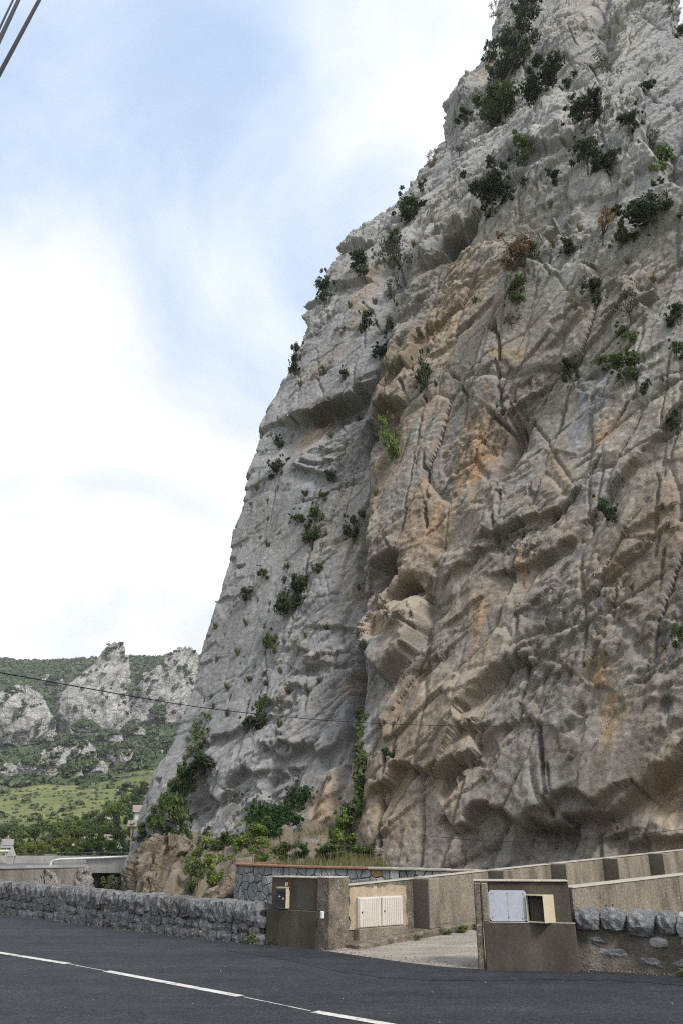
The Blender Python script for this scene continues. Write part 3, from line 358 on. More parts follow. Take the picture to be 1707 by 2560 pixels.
    def mix(col, m):
        nonlocal C
        m = np.clip(m, 0, 1)[..., None]; C = C * (1 - m) + col * m
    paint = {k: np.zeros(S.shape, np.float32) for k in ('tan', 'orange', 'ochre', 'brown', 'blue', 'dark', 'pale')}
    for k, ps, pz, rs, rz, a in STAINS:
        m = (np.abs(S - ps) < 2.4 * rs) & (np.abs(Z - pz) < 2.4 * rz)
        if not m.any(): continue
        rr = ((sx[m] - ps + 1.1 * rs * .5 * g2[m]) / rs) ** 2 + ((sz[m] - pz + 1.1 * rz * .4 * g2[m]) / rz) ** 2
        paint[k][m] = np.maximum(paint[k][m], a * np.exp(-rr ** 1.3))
    brk = np.clip(.55 + .9 * g2 + .5 * g1, 0, 1.25)
    mix(pale, (.35 * top + .15) * sstep(-.1, .5, g1 + .4 * g2))
    mix(tan, right * .22 * sstep(-.25, .45, fbm(S / 7, Z / 6, 4, 81) + .3 * g2) * (1 - .9 * top) + .08 * right * (1 - top))
    mix(tan, .45 * (1 - left) * sstep(.1, .6, fbm(S / 5, Z / 4, 4, 82) + .2 * g2) * (1 - .5 * top))
    plate = chash(cid1, 99); plate2 = chash(cid2, 98)
    pal = np.array([[.150, .127, .104], [.200, .174, .146], [.315, .252, .178], [.265, .172, .098], [.285, .274, .255], [.225, .208, .186], [.34, .295, .235], [.26, .255, .246]])
    pc = pal[np.clip((plate * 8).astype(int), 0, 7)]; pc2 = pal[np.clip((plate2 * 8).astype(int), 0, 7)]
    am = (right * .36 + .16) * (1 - .75 * top) * (1 - .5 * left)
    C = C * (1 - (am * np.clip(.75 + .9 * g2, 0, 1))[..., None]) + pc * (am * np.clip(.75 + .9 * g2, 0, 1))[..., None]
    am2 = .38 * am * sstep(-.2, .4, g2 + .3 * g1); C = C * (1 - am2[..., None]) + pc2 * am2[..., None]
    mix(brown, paint['brown'] * (.35 + .5 * sstep(.3, .75, plate * .5 + plate2 * .5 + .35 * g2)))
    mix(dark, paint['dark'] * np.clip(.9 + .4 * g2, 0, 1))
    mix(tan, paint['tan'] * brk); mix(orange, paint['orange'] * np.clip(.4 + 1.1 * streak + .5 * g2, 0, 1))
    mix(ochre, paint['ochre'] * np.clip(.5 + .9 * streak + .6 * g3, 0, 1)); mix(blue, paint['blue'] * np.clip(.6 + streak, 0, 1))
    mix(pale, paint['pale'] * brk)
    # pale calcite veins on the patina, grey lichen plates, orange lichen freckles, dark rain streaks
    vein = np.exp(-(e1 / .05) ** 2) * .55 + np.exp(-(e2 / .06) ** 2) * .25
    mix(pale, vein * paint['brown'] * np.clip(.7 + g2, 0, 1))
    mix(dark * 1.5, .34 * sstep(.18, .5, streak + .15 * g1) * (.35 + .65 * left) * (1 - .4 * right))
    mix(pale * 1.15, fl * .6 * sstep(.36, .5, g3 + .25 * g2) * (.5 + .3 * top))
    mix(dark * 1.4, fl * .5 * sstep(.36, .52, fbm(S / .3, Z / .35, 3, 75, .6) - .2 * g2))
    mix(ochre * 1.1, .55 * sstep(.45, .62, fbm(S / 1.1, Z / 1.5, 4, 76, .6) + .12 * fbm(S / 9, Z / 9, 2, 79)) * (.25 + .75 * right))
    g6 = fbm(S / .13, Z / .16, 2, 84, .7)
    C = C * (1 + np.clip(fl * (.42 * g3 + (.35 + .35 * shat) * g6 + .16 * (plate2 - .5) + .30 * shat * (chash(cid3, 97) - .5) + .10 * (chash(cB, 96) - .5)), -.6, .8))[..., None]
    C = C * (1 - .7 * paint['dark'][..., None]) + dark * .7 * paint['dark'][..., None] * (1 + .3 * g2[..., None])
    C = np.clip(C, .03, .8)
    return s, z, P, C
#CORE-END

# ---------------------------------------------------------------- the cliff
def rock_material(name, scale=1.0, bump=0.5, attr=True, c1=(.36, .34, .31), c2=(.26, .24, .21)):
    m, n, l, b = material(name, 0.92, 0.15)
    tc = N(n, 'ShaderNodeTexCoord')
    n1 = N(n, 'ShaderNodeTexNoise', i_Scale=13.0 * scale, i_Detail=5.0, i_Roughness=0.68); l.new(tc.outputs['Object'], n1.inputs['Vector'])
    n2 = N(n, 'ShaderNodeTexNoise', i_Scale=1.4 * scale, i_Detail=4.0, i_Roughness=0.6); l.new(tc.outputs['Object'], n2.inputs['Vector'])
    vo = N(n, 'ShaderNodeTexVoronoi', feature='DISTANCE_TO_EDGE', i_Scale=2.1 * scale)
    wv = N(n, 'ShaderNodeVectorMath', operation='ADD'); l.new(tc.outputs['Object'], wv.inputs[0])
    nw = N(n, 'ShaderNodeTexNoise', i_Scale=1.7 * scale, i_Detail=2.0); l.new(tc.outputs['Object'], nw.inputs['Vector'])
    l.new(nw.outputs['Color'], wv.inputs[1]); l.new(wv.outputs[0], vo.inputs['Vector'])
    if attr:
        a = N(n, 'ShaderNodeAttribute', attribute_name='Col'); base = a.outputs['Color']
    else:
        r = N(n, 'ShaderNodeMix', data_type='RGBA'); l.new(n2.outputs['Fac'], r.inputs[0])
        r.inputs[6].default_value = (*c1, 1); r.inputs[7].default_value = (*c2, 1); base = r.outputs[2]
    mr = N(n, 'ShaderNodeMapRange', i_1=0.25, i_2=0.75, i_3=0.72, i_4=1.28); l.new(n1.outputs['Fac'], mr.inputs[0])
    mm = N(n, 'ShaderNodeMix', data_type='RGBA', blend_type='MULTIPLY', i_0=1.0); l.new(base, mm.inputs[6]); l.new(mr.outputs[0], mm.inputs[7])
    l.new(mm.outputs[2], b.inputs['Base Color'])
    ck = N(n, 'ShaderNodeMapRange', i_1=0.0, i_2=0.035, i_3=-0.5, i_4=0.0); l.new(vo.outputs['Distance'], ck.inputs[0])
    s1 = N(n, 'ShaderNodeMath', operation='ADD'); l.new(n1.outputs['Fac'], s1.inputs[0]); l.new(ck.outputs[0], s1.inputs[1])
    s2 = N(n, 'ShaderNodeMath', operation='MULTIPLY_ADD', i_1=0.5); l.new(n2.outputs['Fac'], s2.inputs[0]); l.new(s1.outputs[0], s2.inputs[2])
    bp = N(n, 'ShaderNodeBump', i_Strength=bump, i_Distance=0.20 / scale); l.new(s2.outputs[0], bp.inputs['Height']); l.new(bp.outputs[0], b.inputs['Normal'])
    return m

M_CLIFF = rock_material('limestone', 1.0, 0.38)
c_s, c_z, c_P, c_C = cliff_build()
me = raw_mesh('cliff', c_P, grid_faces(len(c_z), len(c_s)), M_CLIFF, False, c_C)
cliff = link('cliff', me, kind='structure', label='towering grey and tan limestone cliff rising above the gate')

# ---------------------------------------------------------------- materials of the near scene
def noisy(name, cols, scale=3.0, rough=0.9, bump=0.3, bdist=0.02, detail=5.0, fine=60.0, fine_amt=0.25, stretch=(1, 1, 1), spec=0.25, spots=None):
    """procedural mix of a few colours with coarse patches, fine grain and relief; spots = (colour, scale, threshold)"""
    m, n, l, b = material(name, rough, spec)
    tc = N(n, 'ShaderNodeTexCoord'); mp = N(n, 'ShaderNodeMapping'); mp.inputs['Scale'].default_value = stretch
    l.new(tc.outputs['Object'], mp.inputs[0])
    n1 = N(n, 'ShaderNodeTexNoise', i_Scale=scale, i_Detail=detail, i_Roughness=0.62); l.new(mp.outputs[0], n1.inputs['Vector'])
    n2 = N(n, 'ShaderNodeTexNoise', i_Scale=fine, i_Detail=3.0, i_Roughness=0.7); l.new(tc.outputs['Object'], n2.inputs['Vector'])
    cr = N(n, 'ShaderNodeValToRGB'); l.new(n1.outputs['Fac'], cr.inputs[0])
    e = cr.color_ramp.elements
    for k, c in enumerate(cols):
        p = 0.3 + 0.4 * k / max(1, len(cols) - 1)
        el = e[k] if k < 2 else e.new(p)
        el.position = p; el.color = (*c, 1)
    mr = N(n, 'ShaderNodeMapRange', i_1=0.3, i_2=0.7, i_3=1 - fine_amt, i_4=1 + fine_amt); l.new(n2.outputs['Fac'], mr.inputs[0])
    mm = N(n, 'ShaderNodeMix', data_type='RGBA', blend_type='MULTIPLY', i_0=1.0); l.new(cr.outputs[0], mm.inputs[6]); l.new(mr.outputs[0], mm.inputs[7])
    out = mm.outputs[2]
    for sp in (spots or []):
        c, sc, th = sp
        n3 = N(n, 'ShaderNodeTexNoise', i_Scale=sc, i_Detail=4.0, i_Roughness=0.6); l.new(tc.outputs['Object'], n3.inputs['Vector'])
        r3 = N(n, 'ShaderNodeMapRange', i_1=th, i_2=th + .05, i_3=0.0, i_4=0.85); l.new(n3.outputs['Fac'], r3.inputs[0])
        m3 = N(n, 'ShaderNodeMix', data_type='RGBA'); l.new(r3.outputs[0], m3.inputs[0]); l.new(out, m3.inputs[6]); m3.inputs[7].default_value = (*c, 1)
        out = m3.outputs[2]
    l.new(out, b.inputs['Base Color'])
    ad = N(n, 'ShaderNodeMath', operation='MULTIPLY_ADD', i_1=2.0); l.new(n1.outputs['Fac'], ad.inputs[0]); l.new(n2.outputs['Fac'], ad.inputs[2])
    bp = N(n, 'ShaderNodeBump', i_Strength=bump, i_Distance=bdist); l.new(ad.outputs[0], bp.inputs['Height']); l.new(bp.outputs[0], b.inputs['Normal'])
    return m

def asphalt(name, g):
    m, n, l, p = material(name, .80, .30)
    tc = N(n, 'ShaderNodeTexCoord'); mp = N(n, 'ShaderNodeMapping'); mp.inputs['Rotation'].default_value = (0, 0, math.radians(44)); mp.inputs['Scale'].default_value = (.12, 1.1, 1)
    l.new(tc.outputs['Object'], mp.inputs[0])
    a = N(n, 'ShaderNodeTexNoise', i_Scale=1.1, i_Detail=4.0, i_Roughness=.55); l.new(mp.outputs[0], a.inputs['Vector'])          # wheel tracks along the road
    b2 = N(n, 'ShaderNodeTexNoise', i_Scale=2.2, i_Detail=9.0, i_Roughness=.72); l.new(tc.outputs['Object'], b2.inputs['Vector'])   # patchy binder
    c = N(n, 'ShaderNodeTexVoronoi', i_Scale=48.0); l.new(tc.outputs['Object'], c.inputs['Vector'])                                # aggregate
    r1 = N(n, 'ShaderNodeMapRange', i_1=.3, i_2=.7, i_3=.72, i_4=1.35); l.new(a.outputs['Fac'], r1.inputs[0])
    r2 = N(n, 'ShaderNodeMapRange', i_1=.25, i_2=.75, i_3=.55, i_4=1.5); l.new(b2.outputs['Fac'], r2.inputs[0])
    sp_ = N(n, 'ShaderNodeSeparateColor'); l.new(c.outputs['Color'], sp_.inputs[0])
    r3 = N(n, 'ShaderNodeMapRange', i_1=0.0, i_2=1.0, i_3=.5, i_4=1.6); l.new(sp_.outputs[0], r3.inputs[0])
    q1 = N(n, 'ShaderNodeMath', operation='MULTIPLY'); l.new(r1.outputs[0], q1.inputs[0]); l.new(r2.outputs[0], q1.inputs[1])
    q2 = N(n, 'ShaderNodeMath', operation='MULTIPLY'); l.new(q1.outputs[0], q2.inputs[0]); l.new(r3.outputs[0], q2.inputs[1])
    mx = N(n, 'ShaderNodeMix', data_type='RGBA', blend_type='MULTIPLY', i_0=1.0); mx.inputs[6].default_value = (.98 * g, 1.04 * g, 1.2 * g, 1); l.new(q2.outputs[0], mx.inputs[7]); l.new(mx.outputs[2], p.inputs['Base Color'])
    bp = N(n, 'ShaderNodeBump', i_Strength=.7, i_Distance=.008); l.new(sp_.outputs[1], bp.inputs['Height']); l.new(bp.outputs[0], p.inputs['Normal'])
    return m
M_ASPHALT = asphalt('asphalt', .0255)
M_TARMAC = asphalt('newer_tarmac', .0205)
M_PAINT = noisy('road_paint', [(.50, .48, .43), (.64, .62, .56)], 4.0, 0.7, 0.2, 0.003, 4.0, 120.0, 0.18, spots=[((.10, .10, .10), 17.0, .60), ((.30, .29, .27), 5.0, .56)])
M_CONC = noisy('weathered_concrete', [(.105, .090, .067), (.205, .178, .136), (.285, .25, .195)], 2.4, 0.92, 0.6, 0.02, 8.0, 30.0, 0.42, (1, 1, .35), spots=[((.36, .34, .29), 11.0, .66)])
M_CONC_L = noisy('lichen_concrete', [(.060, .052, .038), (.145, .125, .092), (.225, .195, .148)], 4.2, 0.92, 0.7, 0.02, 8.0, 26.0, 0.48, spots=[((.36, .33, .27), 13.0, .63), ((.33, .20, .035), 4.5, .66)])
M_RENDER = noisy('brown_cement_render', [(.044, .037, .028), (.068, .058, .044), (.100, .087, .067)], 2.2, 0.88, 0.3, 0.01, 6.0, 40.0, 0.25, (1, 1, .35))
M_SHADE = noisy('shaded_render', [(.100, .087, .068), (.145, .127, .099)], 2.2, 0.9, 0.3, 0.01, 6.0, 40.0, 0.25, (1, 1, .35))  # darker render, carries the painted shade of the pilaster sides
M_GRIT = noisy('grit', [(.14, .13, .11), (.30, .28, .25)], 9.0, 0.95, 0.3, 0.01)
M_CAP = noisy('pale_cement', [(.30, .27, .215), (.46, .42, .35)], 5.0, 0.9, 0.4, 0.01, 5.0, 50.0, 0.25)
M_PATCH = noisy('sandy_mortar', [(.34, .265, .175), (.47, .38, .265)], 7.0, 0.92, 0.7, 0.02, 5.0, 45.0, 0.25)
M_DRIVE = noisy('worn_concrete_slab', [(.20, .174, .142), (.28, .247, .204), (.36, .322, .268)], 1.8, 0.92, 0.7, 0.015, 8.0, 30.0, 0.5, (.6, 1.8, 1))
M_STONE = noisy('grey_field_stone', [(.115, .117, .122), (.225, .227, .23), (.43, .425, .415)], 3.6, 0.9, 1.0, 0.04, 8.0, 22.0, 0.5)
M_STONE_D = noisy('dark_field_stone', [(.085, .084, .082), (.165, .16, .152), (.31, .30, .28)], 3.6, 0.9, 1.0, 0.04, 8.0, 22.0, 0.5)
M_MORTAR = noisy('old_mortar', [(.07, .062, .05), (.13, .115, .092), (.20, .18, .145)], 3.5, 0.95, 0.8, 0.03, 6.0, 30.0, 0.3)
M_MORTAR_D = noisy('dark_joint', [(.035, .033, .03), (.06, .055, .05)], 5.0, 0.95, 0.6, 0.02)
M_BLUESTONE = noisy('blue_grey_stone', [(.145, .148, .155), (.205, .209, .216), (.295, .298, .302)], 2.3, 0.88, 0.5, 0.015, 5.0, 34.0, 0.22)
M_PALESTONE = noisy('pale_rubble', [(.27, .265, .255), (.42, .41, .395)], 2.3, 0.88, 0.5, 0.015, 5.0, 34.0, 0.25)
M_OCHRESTONE = noisy('ochre_stone', [(.26, .17, .08), (.34, .235, .12)], 4.0, 0.88, 0.5, 0.015)
M_TERRA = noisy('terracotta', [(.24, .115, .078), (.32, .165, .115)], 6.0, 0.85, 0.4, 0.006, 4.0, 60.0, 0.2)
M_PVC = noisy('cream_plastic', [(.54, .49, .43), (.60, .55, .49)], 3.0, 0.45, 0.05, 0.002, 3.0, 30.0, 0.05, spec=0.4)
M_SHEET = noisy('grey_sheet_metal', [(.38, .40, .44), (.46, .48, .52)], 3.0, 0.5, 0.15, 0.004, 4.0, 20.0, 0.10, spec=0.5, spots=[((.16, .12, .09), 8.0, .68)])
M_CREAM = noisy('cream_enamel', [(.50, .42, .28), (.58, .50, .35)], 6.0, 0.5, 0.1, 0.003, spec=0.4)
M_DARKMETAL = noisy('dark_enamel', [(.012, .016, .022), (.022, .028, .036)], 6.0, 0.35, 0.1, 0.003, spec=0.5)
M_BLACK = noisy('black_rubber', [(.010, .010, .012), (.016, .016, .018)], 9.0, 0.6, 0.1, 0.002)
M_RUST = noisy('rust', [(.07, .03, .015), (.15, .055, .02)], 14.0, 0.85, 0.4, 0.004)
M_WHITE = noisy('white_plastic', [(.70, .70, .66), (.78, .77, .73)], 6.0, 0.5, 0.05, 0.002)
M_WHITEPAINT = noisy('white_wall_paint', [(.62, .61, .58), (.74, .73, .70)], 2.0, 0.8, 0.1, 0.005)

random.seed(11)
def bm_to(name, bm, mat, parent=None, **kw):
    me = bpy.data.meshes.new(name); bm.normal_update(); bm.to_mesh(me); bm.free()
    me.materials.append(mat)
    return link(name, me, parent, **kw)

def hexa(bm, c8, bevel=0.0, seg=1):
    """box from 8 corners: bottom ring then top ring"""
    v = [bm.verts.new(c) for c in c8]
    fs = [(3, 2, 1, 0), (4, 5, 6, 7), (0, 1, 5, 4), (1, 2, 6, 5), (2, 3, 7, 6), (3, 0, 4, 7)]
    ff = [bm.faces.new([v[i] for i in f]) for f in fs]
    bmesh.ops.recalc_face_normals(bm, faces=ff)
    if bevel:
        es = list({e for f in ff for e in f.edges})
        bmesh.ops.bevel(bm, geom=es, offset=bevel, segments=seg, affect='EDGES', profile=0.6)

def box_c8(x0, x1, y0, y1, z0, z1):
    return [(x0, y0, z0), (x1, y0, z0), (x1, y1, z0), (x0, y1, z0), (x0, y0, z1), (x1, y0, z1), (x1, y1, z1), (x0, y1, z1)]

def lbox(name, mat, parent, x0, x1, y0, y1, z0, z1, bevel=0.008, **kw):
    bm = bmesh.new(); hexa(bm, box_c8(x0, x1, y0, y1, z0, z1), bevel); return bm_to(name, bm, mat, parent, **kw)

def empty(name, loc, rotz=0, **kw):
    o = link(name, None, **kw); o.location = loc; o.rotation_euler = (0, 0, rotz); o.empty_display_size = 0.2; return o

# ---------------------------------------------------------------- the ground: road, driveway, gorge
EDGE_RD = [(-60, 47), (-27, 37), (-14.6, 29.4), (-9.37, 24.2), (-6.74, 21.62), (-4.61, 19.44), (-2.9, 17.76), (-1.39, 16.5), (-.30, 15.70), (.6, 14.5),
           (1.31, 13.62), (2.0, 13.2), (3.42, 13.1), (4.12, 12.85), (4.68, 12.44), (7.2, 10.4), (14, 4), (30, -14)]
bm = bmesh.new()
far = [bm.verts.new((x, y, 0)) for x, y in EDGE_RD]
near = [bm.verts.new((x - 9.0, y - 9.5, 0)) for x, y in EDGE_RD]
for i in range(len(far) - 1): bm.faces.new((near[i], near[i + 1], far[i + 1], far[i]))
road = bm_to('road', bm, M_ASPHALT, kind='structure', label='dark asphalt road with a dashed centre line')

def marking(p, q, w, z=0.004, wear=0):
    (x0, y0), (x1, y1) = p, q
    L = math.hypot(x1 - x0, y1 - y0); ux, uy = (x1 - x0) / L, (y1 - y0) / L; nx, ny = -uy * w / 2, ux * w / 2
    bm = bmesh.new(); n = 8
    a = [bm.verts.new((x0 + ux * L * i / n + nx * (1 + random.uniform(-wear, wear)), y0 + uy * L * i / n + ny * (1 + random.uniform(-wear, wear)), z)) for i in range(n + 1)]
    b = [bm.verts.new((x0 + ux * L * i / n - nx * (1 + random.uniform(-wear, wear)), y0 + uy * L * i / n - ny * (1 + random.uniform(-wear, wear)), z)) for i in range(n + 1)]
    for i in range(n): bm.faces.new((b[i], b[i + 1], a[i + 1], a[i]))
    return bm_to('lane_marking', bm, M_PAINT, road)
marking((-6.40, 15.77), (-4.19, 13.83), .13, wear=.05)
marking((-9.5, 18.75), (-7.36, 16.7), .13, wear=.05)
marking((-3.38, 13.03), (-1.20, 10.90), .13, wear=.05)
marking((-.29, 9.93), (1.95, 7.90), .13, wear=.05)
for p, q in (((-4.15, 13.79), (-3.42, 13.07)), ((-1.16, 10.86), (-.33, 9.97))):
    marking(p, q, .022, 0.003, .5)                                       # faint setting-out line between the dashes

# darker band of newer tarmac laid along the gate
bm = bmesh.new(); ra_, rb_ = [], []
for i in range(41):
    t_ = i / 40; j = 7.0 + t_ * 7.6; k0 = min(int(j), len(EDGE_RD) - 2); f_ = j - k0
    ex_ = EDGE_RD[k0][0] * (1 - f_) + EDGE_RD[k0 + 1][0] * f_; ey_ = EDGE_RD[k0][1] * (1 - f_) + EDGE_RD[k0 + 1][1] * f_
    wd_ = 1.15 + .35 * math.sin(5 * t_) + random.uniform(-.05, .05)
    ra_.append(bm.verts.new((ex_, ey_, .0035))); rb_.append(bm.verts.new((ex_ - wd_ * .55, ey_ - wd_ * .83, .0035)))
for i in range(40): bm.faces.new((rb_[i], rb_[i + 1], ra_[i + 1], ra_[i]))
bm_to('tarmac_band', bm, M_TARMAC, road)

# gorge and valley floor: one sheet out to the horizon, falling away behind the parapets
def gz_ground(x, y):
    ex = np.interp(-x, [-e[0] for e in EDGE_RD][::-1], [e[1] for e in EDGE_RD][::-1]) if False else np.interp(x, [e[0] for e in EDGE_RD], [e[1] for e in EDGE_RD])
    d = (y - ex) * .72
    z = -0.06 - 6.5 * sstep(.5, 5.0, d) * (1 - sstep(40, 58, y))
    far_ = sstep(54, 64, y)
    prof = np.interp(y, [60, 80, 100, 120, 150, 170, 220, 350, 520, 640, 800, 900, 1100, 3000], [.7, 1.05, 1.5, 2.1, 4.2, 6.2, 10.5, 27, 62, 112, 182, 196, 190, 120])
    z = z * (1 - far_) + far_ * (prof - .02 * np.clip(x + 250, -400, 200) * sstep(300, 800, y) * -1)
    z = z + far_ * sstep(120, 400, y) * (10 * fbm(x / 140, y / 140, 4, 301) + 3 * fbm(x / 30, y / 30, 3, 302))
    return z
gx = np.concatenate([np.linspace(-2600, -620, 14), np.linspace(-600, -60, 150), np.linspace(-59, 40, 100), np.linspace(44, 600, 40), np.linspace(640, 2600, 12)])
gy = np.concatenate([np.linspace(-1500, -30, 12), np.linspace(-28, 64, 93), np.linspace(66, 900, 230), np.linspace(930, 3000, 16)])
GX, GY = np.meshgrid(gx, gy); GZ = gz_ground(GX, GY)
m, n_, l_, b_ = material('valley_ground', 0.95, 0.1)
tc = N(n_, 'ShaderNodeTexCoord'); sp = N(n_, 'ShaderNodeSeparateXYZ'); l_.new(tc.outputs['Object'], sp.inputs[0])
t1 = N(n_, 'ShaderNodeTexNoise', i_Scale=.03, i_Detail=8.0, i_Roughness=.65); l_.new(tc.outputs['Object'], t1.inputs['Vector'])
t2 = N(n_, 'ShaderNodeTexNoise', i_Scale=.35, i_Detail=6.0, i_Roughness=.7); l_.new(tc.outputs['Object'], t2.inputs['Vector'])
r1 = N(n_, 'ShaderNodeValToRGB'); l_.new(t1.outputs['Fac'], r1.inputs[0])
r1.color_ramp.elements[0].position = .34; r1.color_ramp.elements[0].color = (.085, .104, .038, 1)
r1.color_ramp.elements[1].position = .66; r1.color_ramp.elements[1].color = (.185, .175, .072, 1)
el = r1.color_ramp.elements.new(.5); el.color = (.125, .142, .052, 1)
r2 = N(n_, 'ShaderNodeMapRange', i_1=.25, i_2=.75, i_3=.55, i_4=1.5); l_.new(t2.outputs['Fac'], r2.inputs[0])
mm = N(n_, 'ShaderNodeMix', data_type='RGBA', blend_type='MULTIPLY', i_0=1.0); l_.new(r1.outputs[0], mm.inputs[6]); l_.new(r2.outputs[0], mm.inputs[7])
scrub = N(n_, 'ShaderNodeMapRange', i_1=28.0, i_2=48.0); l_.new(sp.outputs[2], scrub.inputs[0])     # the upper slopes are under dark evergreen scrub
m2 = N(n_, 'ShaderNodeMix', data_type='RGBA'); l_.new(scrub.outputs[0], m2.inputs[0]); l_.new(mm.outputs[2], m2.inputs[6]); m2.inputs[7].default_value = (.050, .066, .034, 1)
l_.new(m2.outputs[2], b_.inputs['Base Color'])
M_GROUND = m
ground = link('ground', raw_mesh('ground', np.stack([GX, GY, GZ], -1), grid_faces(len(gy), len(gx)), M_GROUND, True), kind='structure')

# ---------------------------------------------------------------- gate and ramp
RA = np.array([-.22, 15.54]); RD = np.array([.766, .643]); RN = np.array([.643, -.766])    # ramp: origin, direction, towards the camera side
RB = np.array([3.46, 13.20])
def rp(t, off, z, O=RA): p = O + RD * t + RN * off; return (p[0], p[1], z)
def slab(name, mat, parent, t0, t1, o0, o1, zb, zt, bevel=.012, O=RA, **kw):
    """block along the ramp from t0 to t1, from offset o0 (back) to o1 (front); zb, zt are heights or functions of t"""
    fb = zb if callable(zb) else (lambda t: zb); ft = zt if callable(zt) else (lambda t: zt)
    bm = bmesh.new()
    hexa(bm, [rp(t0, o1, fb(t0), O), rp(t1, o1, fb(t1), O), rp(t1, o0, fb(t1), O), rp(t0, o0, fb(t0), O),
              rp(t0, o1, ft(t0), O), rp(t1, o1, ft(t1), O), rp(t1, o0, ft(t1), O), rp(t0, o0, ft(t0), O)], bevel)
    return bm_to(name, bm, mat, parent, **kw)

drv = lambda t: .012 + .049 * max(t, 0)
bm = bmesh.new()
dp = [(-.36, 15.62, .004), (.42, 14.66, .004), (1.05, 13.92, .004), (1.55, 13.46, .004), (2.1, 13.18, .004)]
va = [bm.verts.new(p) for p in dp]
rows = [va]
for t in (1.2, 3, 6, 10, 16):
    w = 4.4 - .02 * t
    rows.append([bm.verts.new(rp(t + .35 * k, .02 + w * k / 4, drv(t) + .01)) for k in range(5)])
for a_, b__ in zip(rows[:-1], rows[1:]):
    for k in range(4): bm.faces.new((a_[k], a_[k + 1], b__[k + 1], b__[k]))
drive = bm_to('driveway', bm, M_DRIVE, kind='structure', label='pale worn concrete driveway ramp behind the gate')

# left ramp wall
wl_ = empty('parapet_wall', (0, 0, 0), label='long buttressed concrete parapet on the far side of the ramp', cat='wall', group=None)
pt = lambda t: .985 + .049 * t
PILL = [2.15, 4.40, 6.60, 8.72, 10.85, 13.0, 15.2]
ends = [.46] + PILL
for i in range(len(ends) - 1):
    slab('panel', M_CONC_L if i == 0 else M_CONC, wl_, ends[i] + (.30 if i else 0), ends[i + 1], -.30, -.05, lambda t: drv(t) - .3, pt, .014)
for i, t in enumerate(PILL):
    slab('pilaster', M_CONC, wl_, t, t + .30, -.32, .36, lambda t: drv(t) + .12, lambda t, z=pt(t + .15): z + .012, .014)
for i, t in enumerate(PILL):                                              # thin dark facings paint shade onto the pilasters' left sides
    slab('shaded_face', M_SHADE, wl_, t - .005, t - .0005, -.045, .352, lambda t: drv(t) + .125, pt(t) - .004, .001)
for i in range(len(ends) - 1):
    slab('footing', M_CONC_L, wl_, ends[i] - (.1 if i == 0 else 0), ends[i + 1], -.06, .40, lambda t: drv(t) - .3, lambda t: drv(t) + .055 + .07 * min(1, t / 2), .02)
for i in range(len(ends) - 1):
    slab('coping', M_CAP, wl_, ends[i] + (.29 if i else .0), ends[i + 1] + .01, -.315, -.035, lambda t: pt(t) - .006, lambda t: pt(t) + .010, .004)
# patch of sandy mortar round the meter cabinet
bm = bmesh.new(); ring = []
for k in range(44):
    a = k / 44 * math.tau; c_, s_ = math.cos(a), math.sin(a)
    q = max(abs(c_) / .72, abs(s_) / .335); r = 1 / q + random.uniform(-.035, .05)
    ring.append((1.22 + r * c_ * .98, .64 + r * s_))
f = bm.faces.new([bm.verts.new(rp(t, -.046, z)) for t, z in ring]); bm.normal_update()
ex = bmesh.ops.extrude_face_region(bm, geom=[f]); vs = [v for v in ex['geom'] if isinstance(v, bmesh.types.BMVert)]
bmesh.ops.translate(bm, verts=vs, vec=Vector((RN[0], RN[1], 0)) * .014); bmesh.ops.recalc_face_normals(bm, faces=bm.faces)
bm_to('mortar_patch', bm, M_PATCH, wl_)
slab('plinth', M_CONC, wl_, .62, 1.78, -.045, .10, .02, .31, .012)

# meter cabinet: two ribbed doors
mc = empty('meter_cabinet', rp(1.2, -.02, .31), math.atan2(RD[1], RD[0]), label='cream plastic meter cabinet with two ribbed doors on the gate wall', cat='cabinet')
lbox('housing', M_PVC, mc, -.555, .555, -.055, .045, .0, .50, .006)
for k in (-1, 1):
    x0, x1 = (-.545, -.008) if k < 0 else (.008, .545)
    d = lbox('door', M_PVC, mc, x0, x1, -.078, -.056, .012, .488, .005)
    lbox('hinge_strip', M_PVC, d, x0 + .01, x0 + .045, -.087, -.0785, .02, .48, .003)
    for r in range(9):
        xr = x0 + .085 + r * .047
        lbox('rib', M_PVC, d, xr, xr + .026, -.0855, -.0785, .025, .475, .003)
    bm = bmesh.new(); bmesh.ops.create_cone(bm, segments=10, radius1=.014, radius2=.011, depth=.016, cap_ends=True, matrix=Matrix.Translation((x0 + .064, -.086, .26)) @ Matrix.Rotation(math.pi / 2, 4, 'X'))
    bm_to('lock', bm, M_DARKMETAL, d)

# left gate pillar
LPX = np.array([-1.37, 16.55]); ld = np.array([1.12, -.98]); ld = ld / np.linalg.norm(ld); ang_l = math.atan2(ld[1], ld[0])
lp = empty('gate_pillar', (LPX[0], LPX[1], 0), ang_l, label='left concrete gate pillar carrying a small letterbox', cat='pillar')
def hexl(name, mat, pts_b, z0, z1, bevel=.012, parent=lp, dz=0):
    bm = bmesh.new(); hexa(bm, [(x, y, z0) for x, y in pts_b] + [(x, y, z1 + (dz if i in (1, 2) else 0)) for i, (x, y) in enumerate(pts_b)], bevel)
    return bm_to(name, bm, mat, parent)
Lw = 1.31
inv = Matrix.Rotation(-ang_l, 2)
def loc_l(p): q = inv @ Vector((p[0] - LPX[0], p[1] - LPX[1])); return (q.x, q.y)
c_front = loc_l((-.43, 15.75)); c_corner = loc_l((-.21, 15.50)); c_side = loc_l((RA + RD * .46)); c_back = loc_l((RA + RD * .46 - RN * .30))
bk_l = loc_l((-1.05, 16.86))
hexl('lower_block', M_RENDER, [(-.03, -.03), (c_front[0] + .02, c_front[1] - .03), (c_front[0] + .05, c_front[1] + .30), (.0, .40)], -.3, .60)
